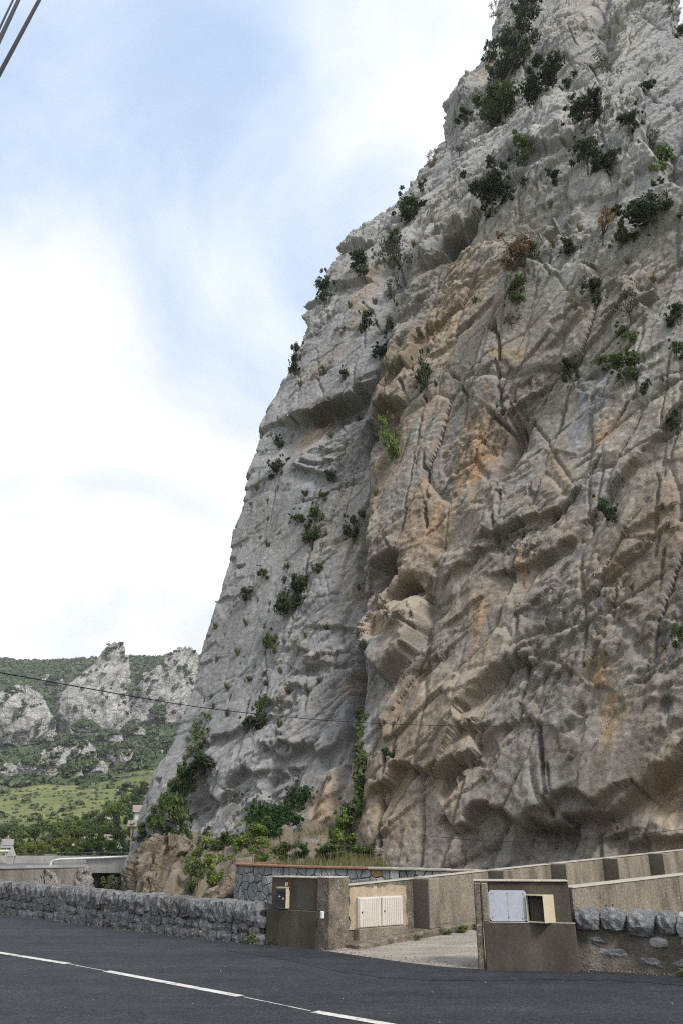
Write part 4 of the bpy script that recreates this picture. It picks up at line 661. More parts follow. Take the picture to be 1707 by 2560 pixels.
hexl('upper_block', M_RENDER, [(.05, .02), (c_front[0] + .02, c_front[1] + .02), (c_front[0] + .05, c_front[1] + .34), (.10, .38)], .598, 1.13)
hexl('corner_pier', M_CONC_L, [(c_front[0], c_front[1] - .01), c_corner, c_side, (c_back[0] - .12, c_back[1] - .05)], -.3, 1.14, .016)
hexl('cap', M_CAP, [(.04, .005), (c_front[0] + .02, c_front[1] + .005), (c_front[0] + .06, c_front[1] + .345), (.09, .39)], 1.128, 1.156, .008)
hexl('cap', M_CAP, [(c_front[0] - .005, c_front[1] - .02), (c_corner[0] + .004, c_corner[1] - .008), (c_side[0] + .004, c_side[1]), (c_back[0] - .12, c_back[1] - .04)], 1.138, 1.166, .010)

mb = empty('letterbox', (LPX[0] + ld[0] * .40 , LPX[1] + ld[1] * .40, .615), ang_l, label='small dark letterbox with a cream side on the left gate pillar', cat='letterbox')
lbox('body', M_CREAM, mb, -.125, .125, -.06, .10, .0, .345, .006)
d = lbox('door', M_DARKMETAL, mb, -.112, .112, -.072, -.0615, .012, .325, .004)
lbox('slot', M_BLACK, d, -.09, .09, -.0765, -.0725, .245, .275, .001)
lbox('name_plate', M_CREAM, d, .03, .08, -.0765, -.0725, .15, .18, .002)
lbox('name_plate', M_WHITE, d, -.06, -.02, -.0765, -.0725, .19, .212, .002)
lbox('top_lid', M_CREAM, mb, -.135, .135, -.085, .09, .346, .358, .003)
pq = LPX + ld * .47
tag = empty('number_plate', (pq[0], pq[1], 1.0), ang_l, label='small rusty plate above the letterbox', cat='plate')
lbox('backing', M_RUST, tag, -.085, .085, .008, .022, -.06, .055, .003)
lbox('remnant', M_SHEET, tag, -.045, -.012, .002, .009, -.015, .05, .001); lbox('remnant', M_SHEET, tag, .0, .022, .002, .009, .0, .05, .001)
pq = np.array([-.33, 15.62])
bx = empty('intercom_box', (pq[0], pq[1], .55), math.atan2(-.25, .22), label='little white plastic box on the corner of the left gate pillar', cat='box')
lbox('casing', M_WHITE, bx, -.035, .035, -.035, .03, -.06, .06, .012)
lbox('button', M_SHEET, bx, -.012, .012, -.040, -.0355, .0, .024, .002)

# right gate pillar
ang_r = math.atan2(-.20, 1.29)
rp_ = empty('gate_pillar', (2.10, 13.20, 0), ang_r, label='right concrete gate pillar with a metal panel and an open box', cat='pillar')
lbox('lower_block', M_RENDER, rp_, .015, 1.335, -.06, .40, -.3, .615, .012)
lbox('upper_block', M_RENDER, rp_, .11, 1.30, .02, .38, .614, 1.165, .012)
lbox('ledge', M_CAP, rp_, .10, 1.34, -.062, .0, .6155, .626, .003)
lbox('jamb', M_CONC_L, rp_, -.10, .005, -.02, .62, -.3, 1.155, .018)
lbox('jamb', M_CONC, rp_, .006, .108, -.045, .5, .616, 1.15, .016)
lbox('cap', M_CAP, rp_, -.105, 1.305, -.015, .40, 1.166, 1.19, .008)
Rr = Matrix.Rotation(ang_r, 3, 'Z')
def onr(x, y, z): v = Rr @ Vector((x, y, 0)); return (2.10 + v.x, 13.20 + v.y, z)
pn = empty('metal_panel', onr(.39, .0, .635), ang_r, label='light grey sheet metal panel with rounded corners on the right gate pillar', cat='panel')
bm = bmesh.new()
def rrect(w, h, r, n=5):
    out = []
    for cx, cz, a0 in ((w - r, h - r, 0), (r, h - r, 90), (r, r, 180), (w - r, r, 270)):
        for k in range(n + 1):
            a = math.radians(a0 + 90 * k / n); out.append((cx + r * math.cos(a) - w / 2, cz + r * math.sin(a)))
    return out
f = bm.faces.new([bm.verts.new((x, -.012, z)) for x, z in rrect(.56, .415, .05)])
ex = bmesh.ops.extrude_face_region(bm, geom=[f]); bmesh.ops.translate(bm, verts=[v for v in ex['geom'] if isinstance(v, bmesh.types.BMVert)], vec=(0, .022, 0))
bmesh.ops.recalc_face_normals(bm, faces=bm.faces); bm_to('sheet', bm, M_SHEET, pn)
for sx in (-.235, .0, .235):
    for sz in (.05, .37):
        bm = bmesh.new(); bmesh.ops.create_cone(bm, segments=8, radius1=.008, radius2=.006, depth=.008, cap_ends=True, matrix=Matrix.Translation((sx, -.016, sz)) @ Matrix.Rotation(math.pi / 2, 4, 'X'))
        bm_to('rivet', bm, M_RUST, pn)
lbox('fold', M_SHEET, pn, -.003, .003, -.0165, -.0125, .01, .40, .001)
ob = empty('open_box', onr(.855, -.02, .625), ang_r - .62, label='open cream metal box without a door on the right gate pillar', cat='box')
w_, h_, dp_ = .30, .37, .36
lbox('side', M_CREAM, ob, -w_ / 2, -w_ / 2 + .008, -.14, dp_ - .14, 0, h_, .003); lbox('side', M_CREAM, ob, w_ / 2 - .008, w_ / 2, -.14, dp_ - .14, 0, h_, .003)
lbox('top', M_CREAM, ob, -w_ / 2 + .0145, w_ / 2 - .0145, -.138, dp_ - .14, h_ - .014, h_ - .001, .003); lbox('bottom', M_CREAM, ob, -w_ / 2 + .0145, w_ / 2 - .0145, -.138, dp_ - .14, .001, .014, .003)
lbox('lining', M_DARKMETAL, ob, -w_ / 2 + .0085, -w_ / 2 + .012, -.09, dp_ - .165, .02, h_ - .02, .001); lbox('lining', M_DARKMETAL, ob, w_ / 2 - .012, w_ / 2 - .0085, -.09, dp_ - .165, .02, h_ - .02, .001)
lbox('back', M_DARKMETAL, ob, -w_ / 2 + .0145, w_ / 2 - .0145, dp_ - .16, dp_ - .145, .015, h_ - .015, .002)

# right ramp wall
wr_ = empty('parapet_wall', (0, 0, 0), label='plain concrete parapet running back from the right gate pillar', cat='wall')
pr = lambda t: 1.075 + .036 * t
for i, (t0, t1) in enumerate(((.05, 3.2), (3.22, 6.6), (6.62, 10.0))):
    slab('panel', M_CONC, wr_, t0, t1, -.30, -.0, -.3, pr, .014, RB)
    slab('coping', M_CAP, wr_, t0, t1, -.31, .012, lambda t: pr(t) - .006, lambda t: pr(t) + .009, .004, RB)
for k, t in enumerate((.88, 1.06)):
    b_o = slab('bolt', M_RUST, wr_, t, t + .018, .0, .02, .80, .82, .003, RB)

# ---------------------------------------------------------------- stone parapets
def stone_proto(seed, sub=2, round_=.55, amp=.10):
    """rounded irregular block of 48 triangles, unit size"""
    rnd = random.Random(seed); bm = bmesh.new(); bmesh.ops.create_cube(bm, size=1.0)
    bmesh.ops.subdivide_edges(bm, edges=bm.edges[:], cuts=sub - 1, use_grid_fill=True)
    for v in bm.verts:
        n = v.co.normalized() * .58; v.co = v.co.lerp(n, round_)
        v.co += Vector((rnd.uniform(-amp, amp), rnd.uniform(-amp, amp), rnd.uniform(-amp, amp)))
    bmesh.ops.recalc_face_normals(bm, faces=bm.faces)
    me = bpy.data.meshes.new('stone'); bm.to_mesh(me); bm.free(); return me
protos = []
for i in range(12):
    p = stone_proto(i, 3 if i >= 8 else 2,   .44 if i < 8 else .56, .075 if i < 8 else .09)
    p.materials.append(M_STONE if i % 3 else M_STONE_D); protos.append(p)

def wall_path(pts):
    P = np.array(pts, float); L = np.concatenate([[0], np.cumsum(np.hypot(*np.diff(P, axis=0).T))])
    def at(t):
        x = np.interp(t, L, P[:, 0]); y = np.interp(t, L, P[:, 1]); e = .2
        dx = np.interp(t + e, L, P[:, 0]) - np.interp(t - e, L, P[:, 0]); dy = np.interp(t + e, L, P[:, 1]) - np.interp(t - e, L, P[:, 1])
        return x, y, math.atan2(dy, dx)
    return at, L[-1]

def core_strip(name, at, t0, t1, o0, o1, z0, zt, mat, parent, n=24, wob=0.0):
    bm = bmesh.new(); prev = None
    for i in range(n + 1):
        t = t0 + (t1 - t0) * i / n; x, y, a = at(t); nx, ny = math.sin(a), -math.cos(a)
        z1 = (zt(t) if callable(zt) else zt); w = random.uniform(-wob, wob)
        ring = [bm.verts.new((x + nx * o, y + ny * o, z)) for o, z in ((o1 + w, z0), (o1 + w * .5, (z0 + z1) / 2), (o1 - .02, z1), (o0, z1), (o0, z0))]
        if prev:
            for k in range(5): bm.faces.new((prev[k], ring[k], ring[(k + 1) % 5], prev[(k + 1) % 5]))
        else: bm.faces.new(ring[::-1])
        prev = ring
    bm.faces.new(prev); bmesh.ops.recalc_face_normals(bm, faces=bm.faces)
    return bm_to(name, bm, mat, parent)

sw = empty('stone_parapet', (-5, 20, 0), label='long low grey rubble parapet with rounded coping along the road', cat='wall')
sw.location = (0, 0, 0)
at, LT = wall_path([(-14.5, 29.9), (-9.37, 24.45), (-6.74, 21.82), (-4.61, 19.62), (-2.9, 17.92), (-1.42, 16.62)])
hw = lambda t: np.interp(t, [0, LT * .4, LT * .72, LT], [.84, .775, .715, .66])
core_strip('mortar_core', at, 0, LT, -.22, .07, -.3, lambda t: hw(t) - .10, M_MORTAR_D, sw, 40)
rnd = random.Random(5)
t = .1
while t < LT - .1:                                                       # coping stones on edge
    w = rnd.uniform(.17, .30)
    x, y, a = at(t + w / 2); h = rnd.uniform(.27, .31)
    o = link('coping_stone', protos[rnd.randrange(12)], sw, loc=(x - math.sin(a) * .06, y + math.cos(a) * .06, hw(t) - .14 + rnd.uniform(-.012, .012)), rot=(rnd.uniform(-.1, .1), rnd.uniform(-.12, .12), a + rnd.uniform(-.1, .1)), scale=(w * 1.04, .44, h * 1.10))
    t += w
for row, (zc_, rh) in enumerate(((.46, .19), (.27, .20), (.08, .20))):
    t = rnd.uniform(0, .2)
    while t < LT - .1:
        w = rnd.uniform(.17, .44); hh = rh * rnd.uniform(.85, 1.12)
        x, y, a = at(t + w / 2); nx, ny = math.sin(a), -math.cos(a); sc = hw(t) / .80
        o_ = rnd.uniform(.035, .075)
        link('stone', protos[rnd.randrange(8)], sw, loc=(x + nx * (o_ - .03), y + ny * (o_ - .03), zc_ * sc + rnd.uniform(-.02, .02)), rot=(rnd.uniform(-.12, .12), rnd.uniform(-.18, .18), a + rnd.uniform(-.1, .1)), scale=(w * .99, .22, hh * 1.0))
        t += w

sr = empty('stone_parapet', (0, 0, 0), label='short mortared parapet with big rounded coping boulders right of the gate', cat='wall')
at2, LT2 = wall_path([(3.46, 13.20), (4.15, 12.98), (4.75, 12.55), (7.5, 10.4)])
core_strip('mortar_core', at2, 0, LT2, -.34, .02, -.3, .50, M_MORTAR, sr, 30, .03)
core_strip('mortar_crown', at2, .02, LT2, -.32, -.015, .499, .655, M_MORTAR, sr, 30, .015)
big = []
for i in range(5):
    me_ = stone_proto(70 + i, 4, .66, .045); me_.materials.append([M_STONE, M_PALESTONE, M_STONE, M_STONE, M_PALESTONE][i]); big.append(me_)
t = .03
for k, w in enumerate((.36, .34, .40, .27, .40, .36, .33, .38, .35, .4)):
    if t + w > LT2: break
    x, y, a = at2(t + w / 2)
    link('coping_boulder', big[(0, 2, 3, 0, 1, 2, 3, 4, 0, 2)[k]], sr, loc=(x - math.sin(a) * .11, y + math.cos(a) * .11, .635 + rnd.uniform(-.01, .015)), rot=(rnd.uniform(-.2, .2), rnd.uniform(-.15, .15), a + rnd.uniform(-.2, .2)), scale=(w * 1.0, .46, .31))
    t += w + .015
for tt, zz, w, h, mi in ((1.18, .40, .26, .13, 1), (1.62, .40, .26, .15, 4), (1.9, .20, .5, .30, 0), (1.45, .12, .34, .2, 3), (2.3, .38, .3, .2, 2), (2.5, .15, .4, .25, 0), (.55, .2, .55, .22, 3), (1.02, .12, .35, .2, 3), (2.9, .3, .4, .25, 3), (.3, .38, .3, .14, 3)):
    x, y, a = at2(tt); nx, ny = math.sin(a), -math.cos(a)
    mes = big[mi] if mi in (0, 1, 4) else protos[8 + mi % 4]
    dp2 = .02 if mi in (0, 1, 4, 2) else -.01
    link('stone', mes, sr, loc=(x + nx * (dp2 - .08), y + ny * (dp2 - .08), zz), rot=(rnd.uniform(-.2, .2), rnd.uniform(-.2, .2), a), scale=(w, .22, h))

# ---------------------------------------------------------------- curved retaining wall with polygonal facing
cw_ = empty('curved_stone_wall', (0, 0, 0), label='curved blue grey stone wall with terracotta coping behind the left pillar', cat='wall')
at3, LT3 = wall_path([(-2.35, 30.5), (-2.9, 29.6), (-3.22, 28.6), (-3.33, 27.5), (-3.2, 26.6), (-2.85, 25.85), (-2.2, 25.15), (-1.03, 24.35), (.78, 23.45), (3.09, 22.35), (5.2, 21.5)])
ZT = lambda t: 1.22 - .012 * max(0, t - 5)
core_strip('mortar_core', at3, 0, LT3, -.30, .0, -2.2, lambda t: ZT(t) - .05, M_MORTAR_D, cw_, 60)
def clip(poly, a, b, c):      # keep a*x+b*y<=c
    out = []
    for i in range(len(poly)):
        p, q = poly[i], poly[(i + 1) % len(poly)]
        dp_, dq = a * p[0] + b * p[1] - c, a * q[0] + b * q[1] - c
        if dp_ <= 0: out.append(p)
        if dp_ * dq < 0:
            s_ = dp_ / (dp_ - dq); out.append((p[0] + (q[0] - p[0]) * s_, p[1] + (q[1] - p[1]) * s_))
    return out
seeds = []
H3 = 1.15; nx_, nz_ = int(LT3 / .25), 5
for i in range(nx_):
    for k in range(nz_):
        seeds.append(((i + .5 + rnd.uniform(-.36, .36) + .5 * (k % 2)) * LT3 / nx_, (k + .5 + rnd.uniform(-.34, .34)) * H3 / nz_))
for i, (sx, sz) in enumerate(seeds):
    poly = [(max(0, sx - .4), 0), (min(LT3, sx + .4), 0), (min(LT3, sx + .4), H3), (max(0, sx - .4), H3)]
    for j, (qx, qz) in enumerate(seeds):
        if i == j or abs(qx - sx) > .9: continue
        a_, b__ = qx - sx, qz - sz; poly = clip(poly, a_, b__, (qx * qx + qz * qz - sx * sx - sz * sz) / 2 - .011 * math.hypot(a_, b__))
        if len(poly) < 3: break
    if len(poly) < 3: continue
    bm = bmesh.new(); lay = []
    cxm = sum(p[0] for p in poly) / len(poly); czm = sum(p[1] for p in poly) / len(poly); pr_ = rnd.uniform(.02, .05)
    for o, sh in ((-.03, 1.0), (pr_ - .012, 1.0), (pr_, .82)):
        rg = []
        for px_, pz_ in poly:
            t = cxm + (px_ - cxm) * sh; x, y, a = at3(t); z = ZT(t) - H3 - .05 + czm + (pz_ - czm) * sh
            rg.append(bm.verts.new((x + math.sin(a) * o, y - math.cos(a) * o, z)))
        lay.append(rg)
    n = len(poly)
    for a_, b__ in zip(lay[:-1], lay[1:]):
        for k in range(n): bm.faces.new((a_[k], a_[(k + 1) % n], b__[(k + 1) % n], b__[k]))
    bm.faces.new(lay[-1]); bmesh.ops.recalc_face_normals(bm, faces=bm.faces)
    right_ = sx > 9.2
    r = rnd.random()
    bm_to('stone', bm, (M_PALESTONE if r < .45 else M_BLUESTONE if r < .85 else M_STONE_D if r < .93 else M_OCHRESTONE) if right_ else (M_BLUESTONE if r < .8 else M_STONE if r < .93 else M_PALESTONE), cw_)
t = 0
while t < LT3 - .05:                                                     # coping: terracotta tiles, then cement slabs
    red = t < 9.0
    w = .32 if red else .75
    t1 = min(LT3, t + w - .008); bm = bmesh.new(); c8 = []
    for z0 in (ZT(t) - .05 + rnd.uniform(0, .006), ZT(t) + .012 + rnd.uniform(0, .006)):
        for tt, oo in ((t, .085), (t1, .085), (t1, -.32), (t, -.32)):
            x, y, a = at3(tt); c8.append((x + math.sin(a) * oo, y - math.cos(a) * oo, z0))
    hexa(bm, c8, .012); bm_to('coping_tile' if red else 'coping_slab', bm, M_TERRA if red else M_CAP, cw_)
    t += w

# grit, chips and dust gathered where the walls meet the road: too small to count
rng_g = np.random.default_rng(44); gp = []
for path_at, Lg, n_g, o_lo, o_hi in ((at, LT, 900, .08, .34), (at2, LT2, 350, .03, .22)):
    for k in range(n_g):
        t = rng_g.random() * Lg; x, y, a = path_at(t); o_ = o_lo + (o_hi - o_lo) * rng_g.random() ** 2.2
        gp.append((x + math.sin(a) * o_, y - math.cos(a) * o_, .004, .006 + .018 * rng_g.random() ** 3))
for k in range(300):                                                     # loose chips at the mouth of the driveway and on its slab
    f_ = rng_g.random(); x0, y0 = -.25 + 2.3 * f_, 15.5 - 2.35 * f_; r_ = rng_g.normal() * .10 + 0.0
    t_ = max(0, (x0 - RA[0]) * RD[0] + (y0 - RA[1]) * RD[1]); gp.append((x0 + r_ * .6, y0 + r_ * .8, .016 + .049 * max(0, r_), .005 + .016 * rng_g.random() ** 3))
for k in range(60): gp.append((rng_g.uniform(-5, 5), rng_g.uniform(8.5, 13), .005, .004 + .010 * rng_g.random() ** 2))
gp = np.array(gp); TV = np.array([[1, 0, 0], [-.5, .87, 0], [-.5, -.87, 0], [.1, .1, 1.1]]); TF = np.array([[0, 1, 3], [1, 2, 3], [2, 0, 3], [0, 2, 1]])
V = TV[None] * (gp[:, None, 3:4] * (1 + .4 * rng_g.normal(size=(len(gp), 4, 1)).clip(-1, 1))) + gp[:, None, :3]
link('gravel', raw_mesh('gravel', V.reshape(-1, 3), (TF[None] + 4 * np.arange(len(gp))[:, None, None]).reshape(-1, 3), M_GRIT), kind='stuff', label='pale grit scattered along the foot of the walls and the driveway')

# ---------------------------------------------------------------- rocky bank and terrace below the cliff
bxs = np.arange(-14, 15, .085); bys = np.arange(21.5, 52, .10)
BX, BY = np.meshgrid(bxs, bys)
q = (BX + 10.4) * .88 + (BY - 42.2) * .473 + .9 * fbm(BX / 3, BY / 3, 3, 401)
q = np.minimum(q, (BX + 10.7) * 1.0 + .35 * fbm(BX / .9, BY / .9, 3, 402))
bank = np.where(q > 0, .25 + 2.3 * (1 - np.exp(-np.maximum(q, 0) / 4.5)) + .06 * np.maximum(q, 0), .25 + 2.1 * q)
bank = np.maximum(bank, -7.5)
rb = .9 * facets(BX, BY, 2.2, 411, .9, .35, 1, 1, .3)[0] + .8 * facets(BX + .2 * fbm(BX, BY, 2, 7), BY, .8, 412, .9, .45)[0] + .5 * facets(BX, BY, .34, 413, .9, .5)[0] + .25 * fbm(BX / 1.2, BY / 1.2, 4, 414)
bank = bank + rb * np.clip(1.2 - .06 * np.maximum(q, 0), .3, 1.2)
xw = np.interp(BY, [21.4, 22.3, 23.4, 24.3, 25.1, 25.8, 26.6, 27.5, 28.6, 29.6, 30.5, 34], [5.6, 3.2, .85, -.95, -2.1, -2.75, -3.08, -3.2, -3.08, -2.75, -2.2, -.5])
ins = (BX > xw)
terr = 1.02 + (.05 * np.maximum(BY - 29, 0)) * sstep(2.5, -.5, BX) - .35 * sstep(1.0, 3.0, BX) + .05 * fbm(BX / .7, BY / .7, 3, 420)
outs = np.minimum(bank, .55 + .35 * rb + .25 * np.maximum(BY - 29.5, 0))
outs = np.where(BX > xw - .05, outs - .0, outs)
front = sstep(-.2, 2.0, (xw - BX)) * (BY < 25.4)
outs = outs - 6 * front * sstep(25.4, 23, BY)
up_ = sstep(31, 36, BY) * sstep(-.2, -2.5, BX)
zb = np.where(ins, terr * (1 - up_) + np.maximum(terr, np.minimum(bank, terr + 1.5)) * up_, outs)
gm = np.clip(sstep(-.1, .35, fbm(BX / 1.6, BY / 1.6, 4, 431) + .1) * .75 + .9 * (ins), 0, 1)
g2_ = fbm(BX / .5, BY / .5, 4, 432)
rockc = np.array([.225, .185, .140]) * (1 + .35 * g2_)[..., None] * (1 + .25 * fbm(BX / 3, BY / 3, 2, 433))[..., None]
grey_ = sstep(.1, .4, fbm(BX / 2.2, BY / 2.2, 3, 434))[..., None]
rockc = rockc * (1 - .6 * grey_) + np.array([.26, .245, .22]) * .6 * grey_
soil = np.array([.10, .098, .040]) * (1 + .5 * g2_)[..., None]
bankc = rockc * (1 - .55 * gm[..., None]) + soil * .55 * gm[..., None]
M_BANK = rock_material('conglomerate', 2.4, 0.7)
bank_o = link('rocky_bank', raw_mesh('rocky_bank', np.stack([BX, BY, zb], -1), grid_faces(len(bys), len(bxs)), M_BANK, False, np.clip(bankc, .02, .6)), kind='structure', label='brown rocky bank and terrace at the foot of the cliff')

# ---------------------------------------------------------------- lofted rocks (outcrops far and near)
def loft_rock(name, rows, n_ang=120, n_h=90, amp=.08, seed=1, depth=.75, mat=None, cols=None, scale=1.0, **kw):
    """rows: (z, x_left, x_right, y_centre) from bottom to top"""
    R_ = np.array(rows, float)
    h = np.linspace(0, 1, n_h); zz = np.interp(h, np.linspace(0, 1, len(R_)), R_[:, 0])
    xl = np.interp(zz, R_[:, 0], R_[:, 1]); xr = np.interp(zz, R_[:, 0], R_[:, 2]); yc = np.interp(zz, R_[:, 0], R_[:, 3])
    a = np.linspace(0, math.tau, n_ang + 1)
    A, Hh = np.meshgrid(a, np.arange(n_h)); Hh = Hh.astype(int)
    W0 = max(R_[:, 2] - R_[:, 1])
    per = A / math.tau * W0 * 2.4; Zc = zz[Hh]
    f_ = facets(per, Zc, W0 * .22, seed, .6, .2, .7, 1.3, .2)[0] + .8 * facets(per, Zc, W0 * .08, seed + 1, .7, .3, .7, 1.4, .2)[0] + .7 * facets(per, Zc, W0 * .03, seed + 2, .8, .4, .8, 1.3)[0]
    f_ = f_ + W0 * .05 * fbm(per / (W0 * .25), Zc / (W0 * .25), 4, seed + 3)
    blend = sstep(0, .6, np.minimum(A, math.tau - A))[...]
    f_ = f_ * amp / .08 * (.3 + .7 * blend)
    rx = (xr - xl)[Hh] / 2; cx = (xr + xl)[Hh] / 2
    X = cx + (rx + f_) * np.sin(A) ; Y = yc[Hh] + (rx * depth + f_) * np.cos(A)
    Z_ = Zc + .35 * f_
    g = fbm(per / (W0 * .12), Zc / (W0 * .2), 4, seed + 4); g5 = fbm(per / (W0 * .02), Zc / (W0 * .03), 3, seed + 5)
    c0 = np.array(cols[0]); c1 = np.array(cols[1])
    t_ = sstep(-.3, .4, g)[..., None]; C_ = (c0 * (1 - t_) + c1 * t_) * (1 + .3 * g5)[..., None]
    top_ = len(X)
    V = np.concatenate([np.stack([X, Y, Z_], -1).reshape(-1, 3), [[(xl[-1] + xr[-1]) / 2, yc[-1], zz[-1] + .03 * W0]]])
    F_ = grid_faces(n_h, n_ang + 1)[:, ::-1]
    me_ = raw_mesh(name, V[:-1], F_, mat, False, np.clip(C_, .03, .8).reshape(-1, 3))
    return link(name, me_, **kw), np.stack([X, Y, Z_], -1)

M_FARROCK = rock_material('far_limestone', .06, 0.8)
M_NEARROCK = rock_material('grey_outcrop', 1.2, 0.7)
FC = [(.40, .385, .36), (.55, .535, .50)]
far_rocks = []
for args in FAR_ROCKS:
    nm, lab, rows, sd, amp = args
    o, P_ = loft_rock('rock_outcrop', rows, 170, 120, amp, sd, .6, M_FARROCK, FC, label=lab, cat='rock', group='limestone outcrops on the far hillside')
    far_rocks.append(P_)
for rows, sd, lab, br_ in NEAR_ROCKS:
    loft_rock('rock_outcrop', rows, 130, 90, .13, sd, .8, M_NEARROCK, [(.15, .122, .09), (.28, .235, .178)] if br_ else [(.22, .205, .18), (.38, .365, .335)], label=lab, cat='rock')

# ---------------------------------------------------------------- far road, retaining wall and bridge
def ribbon(name, pts_a, pts_b, mat, **kw):
    bm = bmesh.new(); A_ = [bm.verts.new(p) for p in pts_a]; B_ = [bm.verts.new(p) for p in pts_b]
    for i in range(len(A_) - 1): bm.faces.new((A_[i], A_[i + 1], B_[i + 1], B_[i]))
    bmesh.ops.recalc_face_normals(bm, faces=bm.faces); return bm_to(name, bm, mat, **kw)
M_FARROAD = noisy('far_asphalt', [(.10, .10, .105), (.14, .14, .145)], .5, .85, .2, .01)
fr = ribbon('far_road', [(-60, 44.5, .70), (-27, 44.2, .70), (-18.4, 46.6, .70), (-15.2, 51.8, .70), (-7, 47.6, .70)], [(-60, 54, .80), (-30, 58.5, .80), (-22, 60.6, .78), (-16, 60.4, .74), (-3, 54.5, .72)], M_FARROAD, kind='structure')
M_GREYCONC = noisy('grey_concrete', [(.24, .23, .21), (.33, .32, .295), (.40, .39, .36)], .8, .9, .4, .02, 6.0, 14.0, .25, (1, 1, .25))
M_STAINCONC = noisy('stained_concrete', [(.10, .092, .075), (.19, .175, .145), (.27, .25, .21)], .8, .92, .5, .02, 6.0, 12.0, .3, (1.4, 1.4, .22))
def thick_wall(name, pts, z0, z1, th, mat, parent=None, bevel=.02, **kw):
    """wall along a polyline; pts (x, y); thickness th away from the camera; one block"""
    bm = bmesh.new(); pr__ = None; n = len(pts)
    for i, (x, y) in enumerate(pts):
        p0 = pts[max(0, i - 1)]; p1 = pts[min(n - 1, i + 1)]; a = math.atan2(p1[1] - p0[1], p1[0] - p0[0]); nx, ny = -math.sin(a) * th, math.cos(a) * th
        za = z0[i] if isinstance(z0, (list, tuple)) else z0; zb_ = z1[i] if isinstance(z1, (list, tuple)) else z1
        r_ = [bm.verts.new(p) for p in ((x, y, za), (x + nx, y + ny, za), (x + nx, y + ny, zb_), (x, y, zb_))]
        if pr__:
            for k in range(4): bm.faces.new((pr__[k], r_[k], r_[(k + 1) % 4], pr__[(k + 1) % 4]))
        else: bm.faces.new(r_[::-1])
        pr__ = r_
    bm.faces.new(pr__); bmesh.ops.recalc_face_normals(bm, faces=bm.faces)
    return bm_to(name, bm, mat, parent, **kw)
rw = empty('retaining_wall', (0, 0, 0), label='stained concrete retaining wall under the far road', cat='wall')
thick_wall('wall_face', [(-34, 42.2), (-27, 43.6), (-18.2, 46.0), (-14.7, 50.2)], -7.5, .70, .5, M_STAINCONC, rw)
thick_wall('wall_kerb', [(-34, 42.15), (-27, 43.55), (-18.15, 45.95), (-14.7, 50.15)], .701, .84, .45, M_GREYCONC, rw)
br = empty('road_bridge', (0, 0, 0), label='small concrete road bridge with a white rail disappearing behind the cliff', cat='bridge')
NB = [(-15.35, 51.6), (-12.4, 50.2), (-7, 47.4)]
thick_wall('deck_beam', NB, [.36, .42, .5], [.72, .80, .9], .6, M_GREYCONC, br)
thick_wall('parapet', [(-15.32, 51.66), (-12.37, 50.26), (-6.97, 47.46)], [.721, .801, .901], [1.10, 1.22, 1.4], .22, M_GREYCONC, br)
thick_wall('deck_slab', [(-15.2, 52.4), (-12.1, 51.0), (-6.6, 48.2)], .30, .62, 7.5, M_GREYCONC, br)
thick_wall('far_parapet', [(-60, 54.2), (-30, 58.7), (-22, 60.8), (-16, 60.6), (-3, 54.7)], .6, [1.3, 1.28, 1.26, 1.25, 1.3], .25, M_GREYCONC, br)
thick_wall('abutment', [(-16.2, 52.6), (-14.6, 51.9)], -7.5, .355, 7, M_STAINCONC, br)
thick_wall('cross_wall', [(-15, 58.2), (-6, 54.2)], -7.5, .30, .5, M_STONE_D, br)
def tube(bm, pts, r, seg=8):
    prev = None
    for i, p in enumerate(pts):
        p = Vector(p); d = (Vector(pts[min(i + 1, len(pts) - 1)]) - Vector(pts[max(i - 1, 0)])).normalized()
        u = d.cross(Vector((0, 0, 1))); u = u.normalized() if u.length > 1e-3 else Vector((1, 0, 0)); v = u.cross(d)
        rr = r[i] if isinstance(r, (list, tuple)) else r
        ring = [bm.verts.new(p + (u * math.cos(k / seg * math.tau) + v * math.sin(k / seg * math.tau)) * rr) for k in range(seg)]
        if prev:
            for k in range(seg): bm.faces.new((prev[k], prev[(k + 1) % seg], ring[(k + 1) % seg], ring[k]))
        else: bm.faces.new(ring[::-1])
        prev = ring
    bm.faces.new(prev)
bm = bmesh.new(); tube(bm, [(-17.75, 52.6, .70), (-17.7, 52.6, .95), (-17.5, 52.55, 1.06), (-17.0, 52.35, 1.11), (-15.3, 51.55, 1.16), (-12.35, 50.15, 1.28), (-7, 47.4, 1.46)], .06); bm_to('white_rail', bm, M_WHITEPAINT, br)
bm = bmesh.new(); tube(bm, [(-24, 60.75, 1.34), (-22, 60.9, 1.40), (-16, 60.7, 1.44), (-3, 54.8, 1.5)], .035); bm_to('far_rail', bm, M_DARKMETAL, br)

# road signs by the far road, seen from behind
M_TEAL = noisy('teal_sign', [(.06, .20, .22), (.08, .25, .27)], 2.0, .6, .05, .005)
M_SIGNBACK = noisy('grey_sign', [(.30, .30, .30), (.38, .38, .37)], 2.0, .6, .05, .005)
M_ORANGE = noisy('orange_sign', [(.26, .14, .04), (.32, .18, .05)], 2.0, .6, .05, .005)
M_OLDSTONE = noisy('old_stone', [(.26, .25, .22), (.36, .345, .31)], 2.0, .9, .3, .02)
s1 = empty('road_sign', (-23.15, 59.2, .8), .25, label='grey direction sign with three stacked panels by the far road', cat='sign')
lbox('post', M_SIGNBACK, s1, -.04, .04, -.04, .04, 0, 1.75, .01)
lbox('panel', M_SIGNBACK, s1, -.40, .42, -.10, -.05, 1.12, 1.52, .02); lbox('panel', M_SIGNBACK, s1, -.40, .42, -.10, -.05, .95, 1.10, .02); lbox('panel', M_ORANGE, s1, -.2, .2, -.10, -.05, 1.53, 1.60, .02)
lbox('panel', M_WHITEPAINT, s1, -.4, .36, -.10, -.05, .72, .84, .02)
